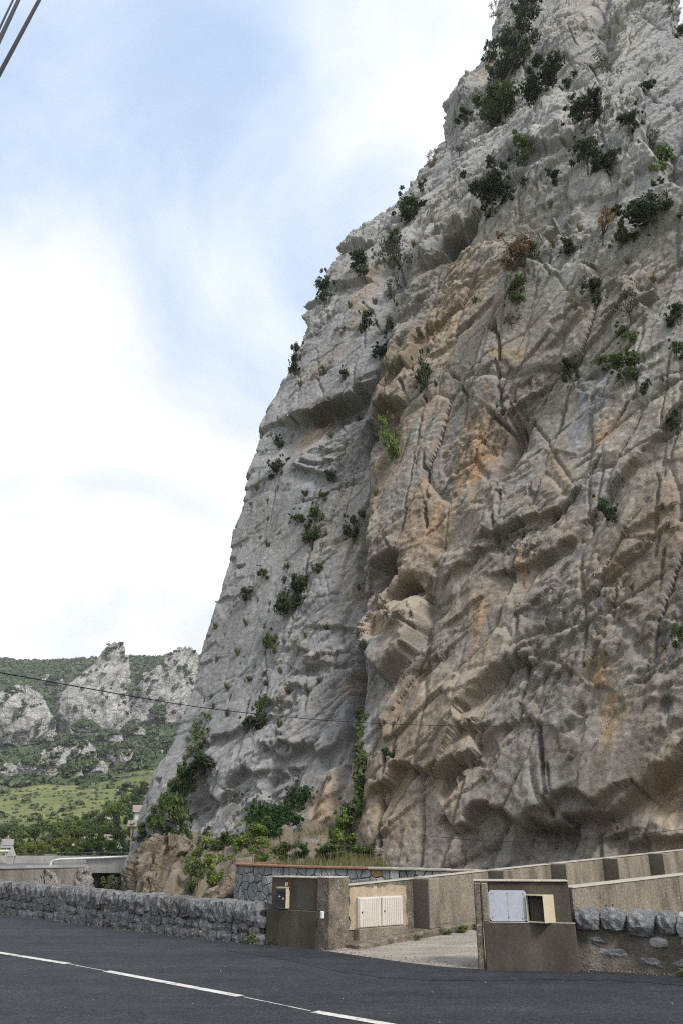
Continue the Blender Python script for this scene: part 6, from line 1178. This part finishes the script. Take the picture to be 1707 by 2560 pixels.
IVY = [('green ivy hanging down the gully', 'g', [(0.78, 38.52, 5.44), (0.79, 38.41, 4.81), (0.7, 38.11, 3.19), (0.81, 38.29, 4.18), (0.69, 38.12, 3.03), (0.89, 41.0, 7.89), (1.02, 39.33, 7.68), (0.93, 40.99, 7.81), (0.84, 38.29, 4.34), (0.89, 38.3, 4.17), (0.93, 38.21, 4.42), (0.78, 38.52, 5.44), (0.87, 38.55, 5.83), (0.86, 38.15, 4.69), (0.95, 38.13, 3.95), (0.88, 38.4, 4.08), (0.84, 38.21, 3.79), (0.89, 38.37, 5.54), (0.82, 38.8, 6.03), (0.93, 38.24, 5.48), (0.82, 38.79, 6.12), (0.89, 38.31, 5.39), (0.93, 38.35, 5.05), (0.83, 38.13, 3.64), (0.8, 38.72, 3.87), (0.97, 38.4, 5.85), (0.84, 38.21, 3.79), (0.8, 38.52, 5.6), (0.75, 38.08, 3.27), (0.91, 38.0, 3.26), (1.01, 38.24, 5.55), (0.89, 38.72, 6.61), (0.83, 38.24, 4.51), (0.89, 38.53, 6.0), (0.86, 38.15, 4.69), (1.16, 39.03, 7.48), (0.93, 38.02, 3.33), (1.03, 38.04, 4.85), (0.91, 38.73, 6.69), (0.72, 38.44, 5.06), (0.87, 38.18, 4.6), (0.72, 38.46, 3.6), (0.88, 38.55, 5.91), (0.94, 38.07, 3.72), (0.84, 38.08, 3.34), (0.9, 41.02, 8.13), (0.99, 39.2, 7.47), (0.79, 38.34, 5.07), (0.85, 38.19, 3.95), (0.99, 38.79, 7.07), (0.77, 38.04, 3.03), (0.84, 38.3, 5.15), (0.82, 38.8, 6.03), (0.87, 38.55, 5.83), (0.84, 39.05, 7.12)]), ('yellow green ivy on the lower left slab', 'g', [(-8.19, 47.1, 7.18), (-8.99, 47.97, 7.52), (-8.2, 47.18, 7.41), (-8.73, 47.5, 6.77), (-9.13, 47.35, 5.66), (-8.31, 47.08, 6.55), (-8.41, 47.13, 5.68), (-8.78, 52.61, 7.87), (-7.84, 46.88, 7.42), (-8.48, 47.61, 7.76), (-9.11, 47.31, 5.51), (-9.0, 47.28, 5.5), (-8.18, 47.07, 6.21), (-7.71, 47.35, 8.76), (-7.94, 47.6, 8.82), (-8.79, 47.13, 4.87), (-8.32, 46.9, 4.85), (-8.18, 47.07, 6.21), (-8.55, 47.15, 6.25), (-9.18, 47.34, 5.43), (-8.24, 47.89, 9.05), (-8.3, 47.79, 8.59), (-8.7, 47.13, 5.01), (-8.79, 47.99, 8.13), (-8.62, 47.45, 7.01), (-8.45, 47.39, 7.24), (-8.12, 47.02, 6.62), (-8.46, 47.07, 5.3), (-8.88, 47.29, 5.64), (-8.96, 47.68, 7.01), (-7.7, 47.06, 8.09), (-9.3, 47.34, 4.82), (-8.55, 47.18, 5.53), (-8.56, 47.79, 8.22), (-8.63, 47.99, 8.44), (-8.39, 47.53, 7.77), (-9.06, 47.27, 5.19), (-7.8, 47.09, 7.93), (-8.19, 47.22, 7.07), (-8.39, 47.51, 7.61), (-9.31, 47.32, 4.43), (-8.19, 47.22, 7.07), (-9.0, 47.56, 6.4), (-9.28, 47.34, 4.9), (-9.13, 47.34, 4.56), (-8.46, 47.73, 8.22), (-8.84, 47.2, 4.7), (-8.2, 47.49, 7.99), (-8.21, 47.18, 6.03), (-8.06, 47.33, 7.92)]), ('dark ivy climbing the lower left blocks', 'i', [(-3.33, 42.34, 3.06), (-4.0, 42.56, 3.34), (-4.12, 42.63, 3.03), (-4.1, 42.52, 3.35), (-2.94, 41.62, 2.9), (-2.35, 42.2, 4.45), (-4.14, 42.3, 2.8), (-3.54, 42.5, 3.29), (-3.82, 42.62, 3.23), (-2.0, 41.35, 3.93), (-2.63, 41.99, 3.74), (-4.0, 42.56, 3.34), (-2.42, 41.45, 3.49), (-3.34, 42.34, 2.91), (-2.45, 41.59, 3.55), (-2.51, 41.53, 3.49), (-2.1, 41.52, 4.3), (-1.75, 41.12, 4.25), (-2.45, 41.64, 3.78), (-2.75, 42.09, 3.42), (-3.69, 42.39, 2.71), (-2.52, 41.75, 3.76), (-3.2, 37.3, 2.58), (-1.68, 41.08, 4.01), (-4.05, 42.2, 2.9), (-4.11, 42.7, 2.71), (-2.37, 41.43, 3.49), (-4.05, 42.5, 2.95), (-4.0, 42.56, 3.34), (-4.1, 42.71, 2.63), (-1.8, 41.14, 3.86), (-2.39, 41.06, 3.16), (-4.61, 42.68, 2.84), (-4.39, 44.2, 2.41), (-3.74, 42.74, 3.75), (-2.29, 41.93, 4.33), (-3.32, 42.44, 3.67), (-2.39, 41.06, 3.16), (-3.46, 42.41, 3.3), (-3.91, 42.62, 3.71), (-3.38, 42.55, 3.11), (-4.32, 42.79, 2.72), (-3.25, 42.4, 3.28), (-2.05, 40.92, 3.3), (-4.0, 42.56, 3.34), (-4.14, 42.48, 3.29), (-4.77, 43.27, 3.31), (-3.45, 42.66, 3.03), (-3.96, 42.64, 3.17), (-2.11, 41.71, 4.67), (-3.46, 42.41, 3.3), (-2.47, 41.67, 4.01), (-2.91, 41.54, 2.98), (-3.96, 42.64, 3.17), (-3.17, 42.31, 3.36), (-3.54, 42.1, 3.12), (-3.19, 42.21, 3.22), (-3.8, 42.1, 2.98), (-3.81, 42.51, 2.78), (-2.61, 41.33, 3.29), (-4.22, 42.2, 2.83), (-3.05, 42.24, 2.97), (-4.33, 42.77, 2.8), (-3.8, 42.72, 3.37), (-2.97, 42.23, 3.12), (-3.63, 42.4, 2.92), (-4.23, 42.46, 3.22), (-3.79, 42.72, 3.44), (-4.22, 42.58, 3.13), (-2.61, 41.33, 3.29), (-4.09, 42.61, 3.5), (-2.73, 42.32, 3.85), (-3.88, 42.42, 2.72), (-2.2, 41.54, 4.0), (-4.45, 42.79, 3.59), (-2.5, 41.28, 3.29), (-3.96, 42.64, 3.17), (-4.36, 42.7, 3.67), (-3.88, 42.42, 2.72), (-1.38, 40.52, 3.99), (-4.11, 42.53, 3.2), (-1.74, 41.21, 4.39), (-1.73, 40.95, 3.88), (-4.0, 42.56, 3.34), (-4.22, 42.58, 3.13), (-2.68, 42.11, 4.19), (-3.8, 42.4, 2.87), (-2.27, 41.6, 3.76), (-4.25, 42.66, 3.04), (-2.43, 41.35, 3.43), (-4.14, 42.5, 2.99), (-3.08, 42.13, 3.38), (-3.97, 42.4, 2.79), (-2.0, 41.21, 3.64), (-2.77, 41.52, 3.2), (-3.81, 42.51, 2.78), (-3.25, 42.26, 2.99), (-2.57, 41.29, 3.22), (-2.43, 41.35, 3.43), (-4.41, 42.63, 3.06), (-3.8, 42.1, 2.98), (-4.48, 42.5, 2.79), (-2.47, 41.67, 4.01), (-2.76, 41.45, 3.06), (-4.0, 42.56, 3.34), (-3.79, 42.72, 3.44), (-1.64, 40.91, 4.12), (-3.97, 42.2, 2.92), (-2.41, 41.61, 3.78), (-3.88, 42.1, 2.96), (-4.0, 42.56, 3.34), (-1.93, 41.1, 3.72), (-3.15, 42.18, 3.14), (-3.8, 42.4, 2.87), (-2.81, 42.1, 3.43), (-2.64, 41.92, 3.52), (-3.34, 42.34, 2.91), (-3.05, 42.24, 2.97), (-3.71, 42.1, 2.99), (-1.53, 40.77, 4.13)])]
MARK = ((12.04, 30.87, 1.64), -0.45)

def leaf_mat(name, c1, c2, trans=.25):
    m, n, l, b = material(name, .65, .2)
    oi = N(n, 'ShaderNodeObjectInfo'); tc = N(n, 'ShaderNodeTexCoord'); gi = N(n, 'ShaderNodeNewGeometry')
    nz_ = N(n, 'ShaderNodeTexNoise', i_Scale=3.0, i_Detail=3.0); l.new(tc.outputs['Object'], nz_.inputs['Vector'])
    ad = N(n, 'ShaderNodeMath', operation='MULTIPLY_ADD', i_1=.6); l.new(gi.outputs['Random Per Island'], ad.inputs[0]); l.new(nz_.outputs['Fac'], ad.inputs[2])
    mr = N(n, 'ShaderNodeMapRange', i_1=.3, i_2=1.1); l.new(ad.outputs[0], mr.inputs[0])
    mx = N(n, 'ShaderNodeMix', data_type='RGBA'); l.new(mr.outputs[0], mx.inputs[0]); mx.inputs[6].default_value = (*c1, 1); mx.inputs[7].default_value = (*c2, 1)
    hs = N(n, 'ShaderNodeHueSaturation'); l.new(mx.outputs[2], hs.inputs['Color'])
    vr = N(n, 'ShaderNodeMapRange', i_3=.8, i_4=1.25); l.new(oi.outputs['Random'], vr.inputs[0]); l.new(vr.outputs[0], hs.inputs['Value'])
    l.new(hs.outputs[0], b.inputs['Base Color'])
    b.inputs['Transmission Weight'].default_value = 0
    tr = N(n, 'ShaderNodeBsdfTranslucent'); l.new(hs.outputs[0], tr.inputs[0])
    ms_ = N(n, 'ShaderNodeMixShader', i_0=trans); out = n['Material Output']
    l.new(b.outputs[0], ms_.inputs[1]); l.new(tr.outputs[0], ms_.inputs[2]); l.new(ms_.outputs[0], out.inputs[0])
    return m
LEAF = {'j': leaf_mat('juniper_leaves', (.022, .034, .016), (.060, .085, .035)), 'g': leaf_mat('green_leaves', (.042, .064, .020), (.115, .150, .050)),
        'b': leaf_mat('bright_leaves', (.065, .105, .024), (.180, .235, .055)), 'y': leaf_mat('yellow_green_leaves', (.085, .105, .020), (.210, .220, .055)),
        'd': leaf_mat('dry_leaves', (.12, .075, .035), (.27, .175, .09)), 's': leaf_mat('grey_green_leaves', (.050, .055, .034), (.115, .115, .075)),
        'i': leaf_mat('ivy_leaves', (.020, .045, .014), (.055, .105, .032)), 'p': leaf_mat('pine_needles', (.045, .075, .020), (.125, .165, .050)),
        't': leaf_mat('grass_blades', (.070, .075, .028), (.17, .16, .075))}
M_BARK = noisy('bark', [(.06, .05, .04), (.13, .115, .095)], 8.0, .95, .6, .02)

def leaf_cloud(rng, lobes, per, size, flat=1.0, spread=.95, aspect=1.6):
    """leaf-sized quads spread through a few uneven lobes; returns V, F"""
    Vs = []
    for (cx, cy, cz, r) in lobes:
        n = int(per * (r / .3) ** 2)
        d = rng.normal(size=(n, 3)); d /= np.linalg.norm(d, axis=1, keepdims=True)
        rad = r * (rng.random(n) ** .38) * spread * (1 + .25 * rng.normal(size=n) * .6)
        c = np.array([cx, cy, cz]) + d * rad[:, None] * np.array([1, 1, flat])
        nrm = d + .8 * rng.normal(size=(n, 3)); nrm /= np.linalg.norm(nrm, axis=1, keepdims=True)
        u = np.cross(nrm, rng.normal(size=(n, 3))); u /= np.linalg.norm(u, axis=1, keepdims=True); w = np.cross(nrm, u)
        s_ = size * (.6 + .8 * rng.random(n))[:, None]
        Vs.append(np.stack([c - u * s_ * aspect / 2, c + w * s_ / 2, c + u * s_ * aspect / 2, c - w * s_ / 2], 1))
    V = np.concatenate(Vs).reshape(-1, 3); return V, np.arange(len(V)).reshape(-1, 4)

def crown_variant(seed, kind):
    rng = np.random.default_rng(seed); lob = []
    if kind == 'cyp':
        for k in range(9): lob.append((rng.normal() * .05, rng.normal() * .05, .08 + k * .105, .30 - .024 * k))
        lob = [(x, y, z, r * .9) for x, y, z, r in lob]
        V, F_ = leaf_cloud(rng, lob, 150, .055, 1.5)
    elif kind in ('s', 'd'):
        for k in range(9): lob.append((rng.uniform(-.40, .40), rng.uniform(-.35, .35), rng.uniform(.35, .92), rng.uniform(.10, .2)))
        V, F_ = leaf_cloud(rng, lob, 230 if kind == 's' else 300, .036, .9)
    elif kind == 'p':
        for k in range(16):
            z = rng.uniform(.2, .98); rr = .42 * (1.15 - z); a = rng.uniform(0, 6.28); lob.append((math.cos(a) * rr, math.sin(a) * rr, z, rng.uniform(.10, .17)))
        V, F_ = leaf_cloud(rng, lob, 420, .030, .7, aspect=3.2)
    elif kind == 't':
        n = 46; a = rng.uniform(0, 6.28, n); lean = rng.uniform(.1, .55, n); h = rng.uniform(.5, 1.0, n)
        b0 = np.stack([np.cos(a) * .08, np.sin(a) * .08, 0 * a], 1); tip = np.stack([np.cos(a) * lean, np.sin(a) * lean, h], 1); sd = np.stack([-np.sin(a), np.cos(a), 0 * a], 1) * .045
        mid = b0 * .4 + tip * .6 + np.array([0, 0, .08]); V = np.stack([b0 - sd, b0 + sd, mid + sd * .7, tip], 1).reshape(-1, 3); F_ = np.arange(len(V)).reshape(-1, 4)
    else:
        nl = 9
        for k in range(nl):
            a = rng.uniform(0, 6.28); rr = rng.uniform(.05, .42); lob.append((math.cos(a) * rr, math.sin(a) * rr, rng.uniform(.16, .88) - .25 * rr, rng.uniform(.12, .23)))
        for k in range(10):
            a = rng.uniform(0, 6.28); lob.append((math.cos(a) * rng.uniform(.3, .56), math.sin(a) * rng.uniform(.3, .56), rng.uniform(.12, 1.0), rng.uniform(.045, .10)))
        V, F_ = leaf_cloud(rng, lob, 520, .046 if kind != 'i' else .055, .85)
    return V, F_, lob

def trunk_variant(seed, lob, kind):
    rng = random.Random(seed); bm = bmesh.new()
    base = Vector((0, 0, -.05)); fork = Vector((rng.uniform(-.05, .05), rng.uniform(-.05, .05), .22))
    r0 = .035 if kind not in ('cyp', 'p') else .03
    tube(bm, [base, (base + fork) / 2 + Vector((rng.uniform(-.02, .02), 0, 0)), fork], [r0, r0 * .8, r0 * .65], 6)
    for (x, y, z, r) in sorted(lob, key=lambda q: -q[3])[:(14 if kind in ('s', 'd') else 7)]:
        e = Vector((x, y, z)); m_ = fork.lerp(e, .5) + Vector((rng.uniform(-.05, .05), rng.uniform(-.05, .05), rng.uniform(-.04, .06)))
        tube(bm, [fork, m_, e], [r0 * .5, r0 * .33, r0 * .12], 5)
        if kind in ('s', 'd'):
            for q_ in range(3):
                e2 = e + Vector((rng.uniform(-.15, .15), rng.uniform(-.15, .15), rng.uniform(-.02, .2))); tube(bm, [m_.lerp(e, .6), e2], [r0 * .16, r0 * .06], 4)
    bmesh.ops.recalc_face_normals(bm, faces=bm.faces)
    me_ = bpy.data.meshes.new('trunk'); bm.to_mesh(me_); bm.free(); me_.materials.append(M_BARK); return me_

VAR = {}
for ki, kind in enumerate(('j', 'g', 'b', 'y', 'd', 's', 'i', 'p', 't', 'cyp')):
    VAR[kind] = []
    for v_ in range(5):
        V, F_, lob = crown_variant(100 * ki + v_ * 7 + 3, kind)
        mat_ = LEAF.get(kind, LEAF['j'])
        cm = raw_mesh('crown', V, F_, mat_)
        VAR[kind].append((cm, trunk_variant(50 * ki + v_, lob, kind) if kind != 't' else None))

def plant(name, x, y, z, w, h, kind, label, cat, group, rng, lean=(0, 0), mesh_kind=None):
    cm, tm = VAR[mesh_kind or kind][rng.randrange(5)]
    root = empty(name, (x, y, z), rng.uniform(0, 6.28), label=label, cat=cat, group=group)
    root.scale = (w * rng.uniform(.92, 1.12), w * rng.uniform(.8, 1.1), h)
    if kind not in ('cyp', 'p'): root.rotation_euler = (rng.uniform(-.28, .28), rng.uniform(-.28, .28), root.rotation_euler[2])
    link('crown', cm, root)
    if tm: link('trunk', tm, root)
    return root
rng_v = random.Random(21)
for (x, y, z, nx, ny, w, h, k, lab) in VEG:
    nn = math.hypot(nx, ny) + 1e-6
    if k == 't':
        root = empty('grass_tuft', (x, y, z), rng_v.uniform(0, 6.28), label=lab, cat='grass tuft', group='grass tufts in the cracks of the cliff')
        root.scale = (w * 1.3, w * 1.3, h * 1.2); link('blades', VAR['t'][rng_v.randrange(5)][0], root); continue
    on_bank = (z < 4.0)
    off = .18 * w if not on_bank else 0
    plant('shrub' if k != 'p' else 'pine_tree', x + nx / nn * off, y + ny / nn * off, z - .12 * h, w * 1.28, h * (1.34 if not on_bank else 1.2), k, lab, 'shrub' if k != 'p' else 'tree', 'shrubs growing on the cliff' if not on_bank else 'shrubs on the bank and terrace', rng_v)
# ivy: leaves clinging to the rock
for lab, kind, pts in IVY:
    rng = np.random.default_rng(len(pts)); P_ = np.array(pts)
    C0 = np.repeat(P_, 14, 0) + rng.normal(size=(len(P_) * 14, 3)) * np.array([.10, .07, .16]) + np.array([-.04, -.10, 0])
    nr = np.tile([[-.4, -.8, .35]], (len(C0), 1)) + .55 * rng.normal(size=C0.shape); nr /= np.linalg.norm(nr, axis=1, keepdims=True)
    u = np.cross(nr, rng.normal(size=C0.shape)); u /= np.linalg.norm(u, axis=1, keepdims=True); w_ = np.cross(nr, u); s_ = (.06 + .07 * rng.random(len(C0)))[:, None]
    V = np.stack([C0 - u * s_, C0 + w_ * s_ * .8, C0 + u * s_, C0 - w_ * s_ * .8], 1).reshape(-1, 3)
    link('ivy', raw_mesh('ivy', V, np.arange(len(V)).reshape(-1, 4), LEAF[kind]), label=lab, cat='ivy', group='ivy on the lower cliff')

# valley trees
for (x, y, w, h, k, lab) in VALLEY:
    z = float(gz_ground(np.array([x]), np.array([y]))[0])
    kk = {'pine': 'b', 'cyp': 'cyp'}.get(k, k)
    plant({'pine': 'pine_tree', 'cyp': 'cypress_tree'}.get(k, 'valley_tree'), x, y, z - .08 * h, w * 1.15, h * 1.15, kk, lab, 'tree', 'trees and bushes of the valley', rng_v)

# grass on the terrace and along the bank: too fine to count
rng = np.random.default_rng(8)
bi = rng.integers(0, BX.size, 60000); gxx, gyy, gzz = BX.ravel()[bi], BY.ravel()[bi], zb.ravel()[bi]
okm = ((gm.ravel()[bi] > .55) & (gyy > 24.2) & (gyy < 44) & (gxx < 1.6) & (gzz > -1.5)); gxx, gyy, gzz = gxx[okm], gyy[okm], gzz[okm]
n = len(gxx); a = rng.uniform(0, 6.28, n); h = rng.uniform(.10, .38, n) * (1 + .8 * (rng.random(n) > .9)); ln = rng.uniform(.05, .22, n)
b0 = np.stack([gxx, gyy, gzz - .02], 1); tp = b0 + np.stack([np.cos(a) * ln, np.sin(a) * ln, h], 1); sd = np.stack([-np.sin(a), np.cos(a), 0 * a], 1) * .014
V = np.stack([b0 - sd, b0 + sd, (b0 + tp * 1.2) / 2.2 + sd * .7, tp], 1).reshape(-1, 3)
link('grass', raw_mesh('grass', V, np.arange(n * 4).reshape(-1, 4), LEAF['t']), kind='stuff', label='long dry and green grass on the terrace and bank')

# scrub of the far hillside: one mass of evergreen bushes
rng = np.random.default_rng(15)
def view_x(y, n): return y * rng.uniform(-.50, -.13, n)
pts_ = []
N1 = 7500; yy = 300 + 620 * rng.random(N1) ** .8; xx = view_x(yy, N1)
dens = fbm(xx / 60, yy / 60, 3, 77); keep = (rng.random(N1) < np.clip((yy - 340) / 120, .04, 1)) & (dens > -.35 * (yy > 430) - .0 * yy); xx, yy = xx[keep], yy[keep]
zz_ = gz_ground(xx, yy); pts_.append(np.stack([xx, yy, zz_, rng.uniform(1.2, 3.2, len(xx)) * (1 + .0004 * yy)], 1))
N2 = 900; yy = rng.uniform(150, 380, N2); xx = view_x(yy, N2); zz_ = gz_ground(xx, yy); pts_.append(np.stack([xx, yy, zz_, rng.uniform(.25, .6, N2) * (1 + 2.2 * (rng.random(N2) > .93))], 1))
for P_ in far_rocks:                                                     # bushes rooted on the outcrops
    fl = P_[4:-8, :, :].reshape(-1, 3); fl = fl[(fl[:, 1] < np.median(fl[:, 1]))]
    ii = rng.integers(0, len(fl), 230); q_ = fl[ii]; keep = fbm(q_[:, 0] / 12, q_[:, 2] / 9, 3, 33) > .0; q_ = q_[keep]
    pts_.append(np.concatenate([q_ + np.array([0, -.5, 0]), rng.uniform(.6, 1.9, (len(q_), 1))], 1))
    lo = P_[10].reshape(-1, 3); ii = rng.integers(0, len(lo), 60); q_ = lo[ii] + rng.normal(size=(60, 3)) * np.array([3, 3, 1]); q_[:, 2] = gz_ground(q_[:, 0], q_[:, 1]) + .5
    pts_.append(np.concatenate([q_, rng.uniform(1.5, 3.5, (60, 1))], 1))
S_ = np.concatenate(pts_); n = len(S_)
K_ = 22
d_ = rng.normal(size=(n, K_, 3)); d_ /= np.linalg.norm(d_, axis=2, keepdims=True); d_[..., 2] = np.abs(d_[..., 2])
c_ = S_[:, None, :3] + d_ * S_[:, None, 3:4] * np.array([1.1, 1.1, .95]) * (.55 + .5 * rng.random((n, K_, 1)))
nr = d_ + .45 * rng.normal(size=d_.shape); nr /= np.linalg.norm(nr, axis=2, keepdims=True)
u = np.cross(nr, rng.normal(size=d_.shape)); u /= np.linalg.norm(u, axis=2, keepdims=True); w_ = np.cross(nr, u); s_ = S_[:, None, 3:4] * (.38 + .3 * rng.random((n, K_, 1)))
V = np.stack([c_ - u * s_, c_ + w_ * s_, c_ + u * s_, c_ - w_ * s_], 2)
Fx = np.arange(n * K_ * 4).reshape(-1, 4)
M_SCRUB = leaf_mat('evergreen_scrub', (.040, .057, .028), (.100, .124, .056), .10)
link('hillside_scrub', raw_mesh('hillside_scrub', V.reshape(-1, 3), Fx, M_SCRUB), kind='stuff', label='dark evergreen scrub covering the far hillside')

# weeds at the foot of the walls
def kerb(t): p = rp(t, .47, drv(t)); return p
WD = [((-1.62, 16.68, .01), .30, .18, 'b', 'weed at the foot of the rubble parapet by the left pillar'), ((-1.28, 16.38, .01), .18, .14, 'g', 'tiny weed beside the left gate pillar'),
      (kerb(2.9), .30, .13, 'b', 'leafy weed in the joint of the driveway kerb'), (kerb(2.5), .20, .10, 'g', 'small weed left of the leafy one on the driveway'), (kerb(1.7), .16, .10, 'g', 'tiny weed on the driveway under the meter cabinet'),
      (kerb(3.3), .24, .11, 'b', 'weed right of the leafy one on the driveway'), ((4.72, 12.45, .01), .22, .12, 'b', 'small weed at the foot of the right parapet')]
for (p_, w, h, k, lab) in WD:
    plant('weed', p_[0], p_[1], p_[2], w, h, k, lab, 'weed', 'weeds along the walls', rng_v)

# dirt track across the lower hillside
xs_ = np.linspace(-175, -62, 60); ys_ = 352 + 8 * np.sin(xs_ / 22) + 2 * np.sin(xs_ / 7)
za_ = gz_ground(xs_, ys_) ; M_DIRT = noisy('orange_dirt', [(.26, .17, .10), (.40, .28, .18)], .2, .95, .3, .1)
ribbon('dirt_track', [(x, y - 2.0, z + .9) for x, y, z in zip(xs_, ys_, za_)], [(x, y + 2.2, z + 1.5) for x, y, z in zip(xs_, ys_, za_)], M_DIRT, kind='structure')

# two red letters daubed on the rock at the foot of the cliff
M_REDPAINT = noisy('red_paint', [(.30, .05, .035), (.38, .07, .05)], 20.0, .7, .1, .002)
pm = empty('painted_mark', MARK[0], MARK[1], label='two small red painted letters on the rock at the far right', cat='graffiti')
def stroke(pts, r=.012):
    bm = bmesh.new(); tube(bm, pts, r, 5); bmesh.ops.recalc_face_normals(bm, faces=bm.faces); bm_to('letter', bm, M_REDPAINT, pm)
stroke([(-.09 + .045 * math.cos(a), 0, .055 + .055 * math.sin(a)) for a in [k / 12 * math.tau for k in range(13)]])
stroke([(.02, 0, 0), (.02, 0, .06), (.035, 0, .10), (.065, 0, .115), (.095, 0, .10), (.11, 0, .06), (.11, 0, 0)])


# ---------------------------------------------------------------- the air: a thin even haze that pales the far hills
bm = bmesh.new(); hexa(bm, box_c8(-2650, 2650, -1550, 3050, -10, 262))
m = bpy.data.materials.new('haze'); m.use_nodes = True; m.node_tree.nodes.clear()
ho = m.node_tree.nodes.new('ShaderNodeOutputMaterial'); hv = m.node_tree.nodes.new('ShaderNodeVolumePrincipled')
hv.inputs['Color'].default_value = (.93, .96, 1.0, 1); hv.inputs['Density'].default_value = 0.0002; hv.inputs['Anisotropy'].default_value = 0.2
m.node_tree.links.new(hv.outputs[0], ho.inputs['Volume'])
haze = bm_to('haze', bm, m, kind='stuff', label='thin pale haze over the whole valley')
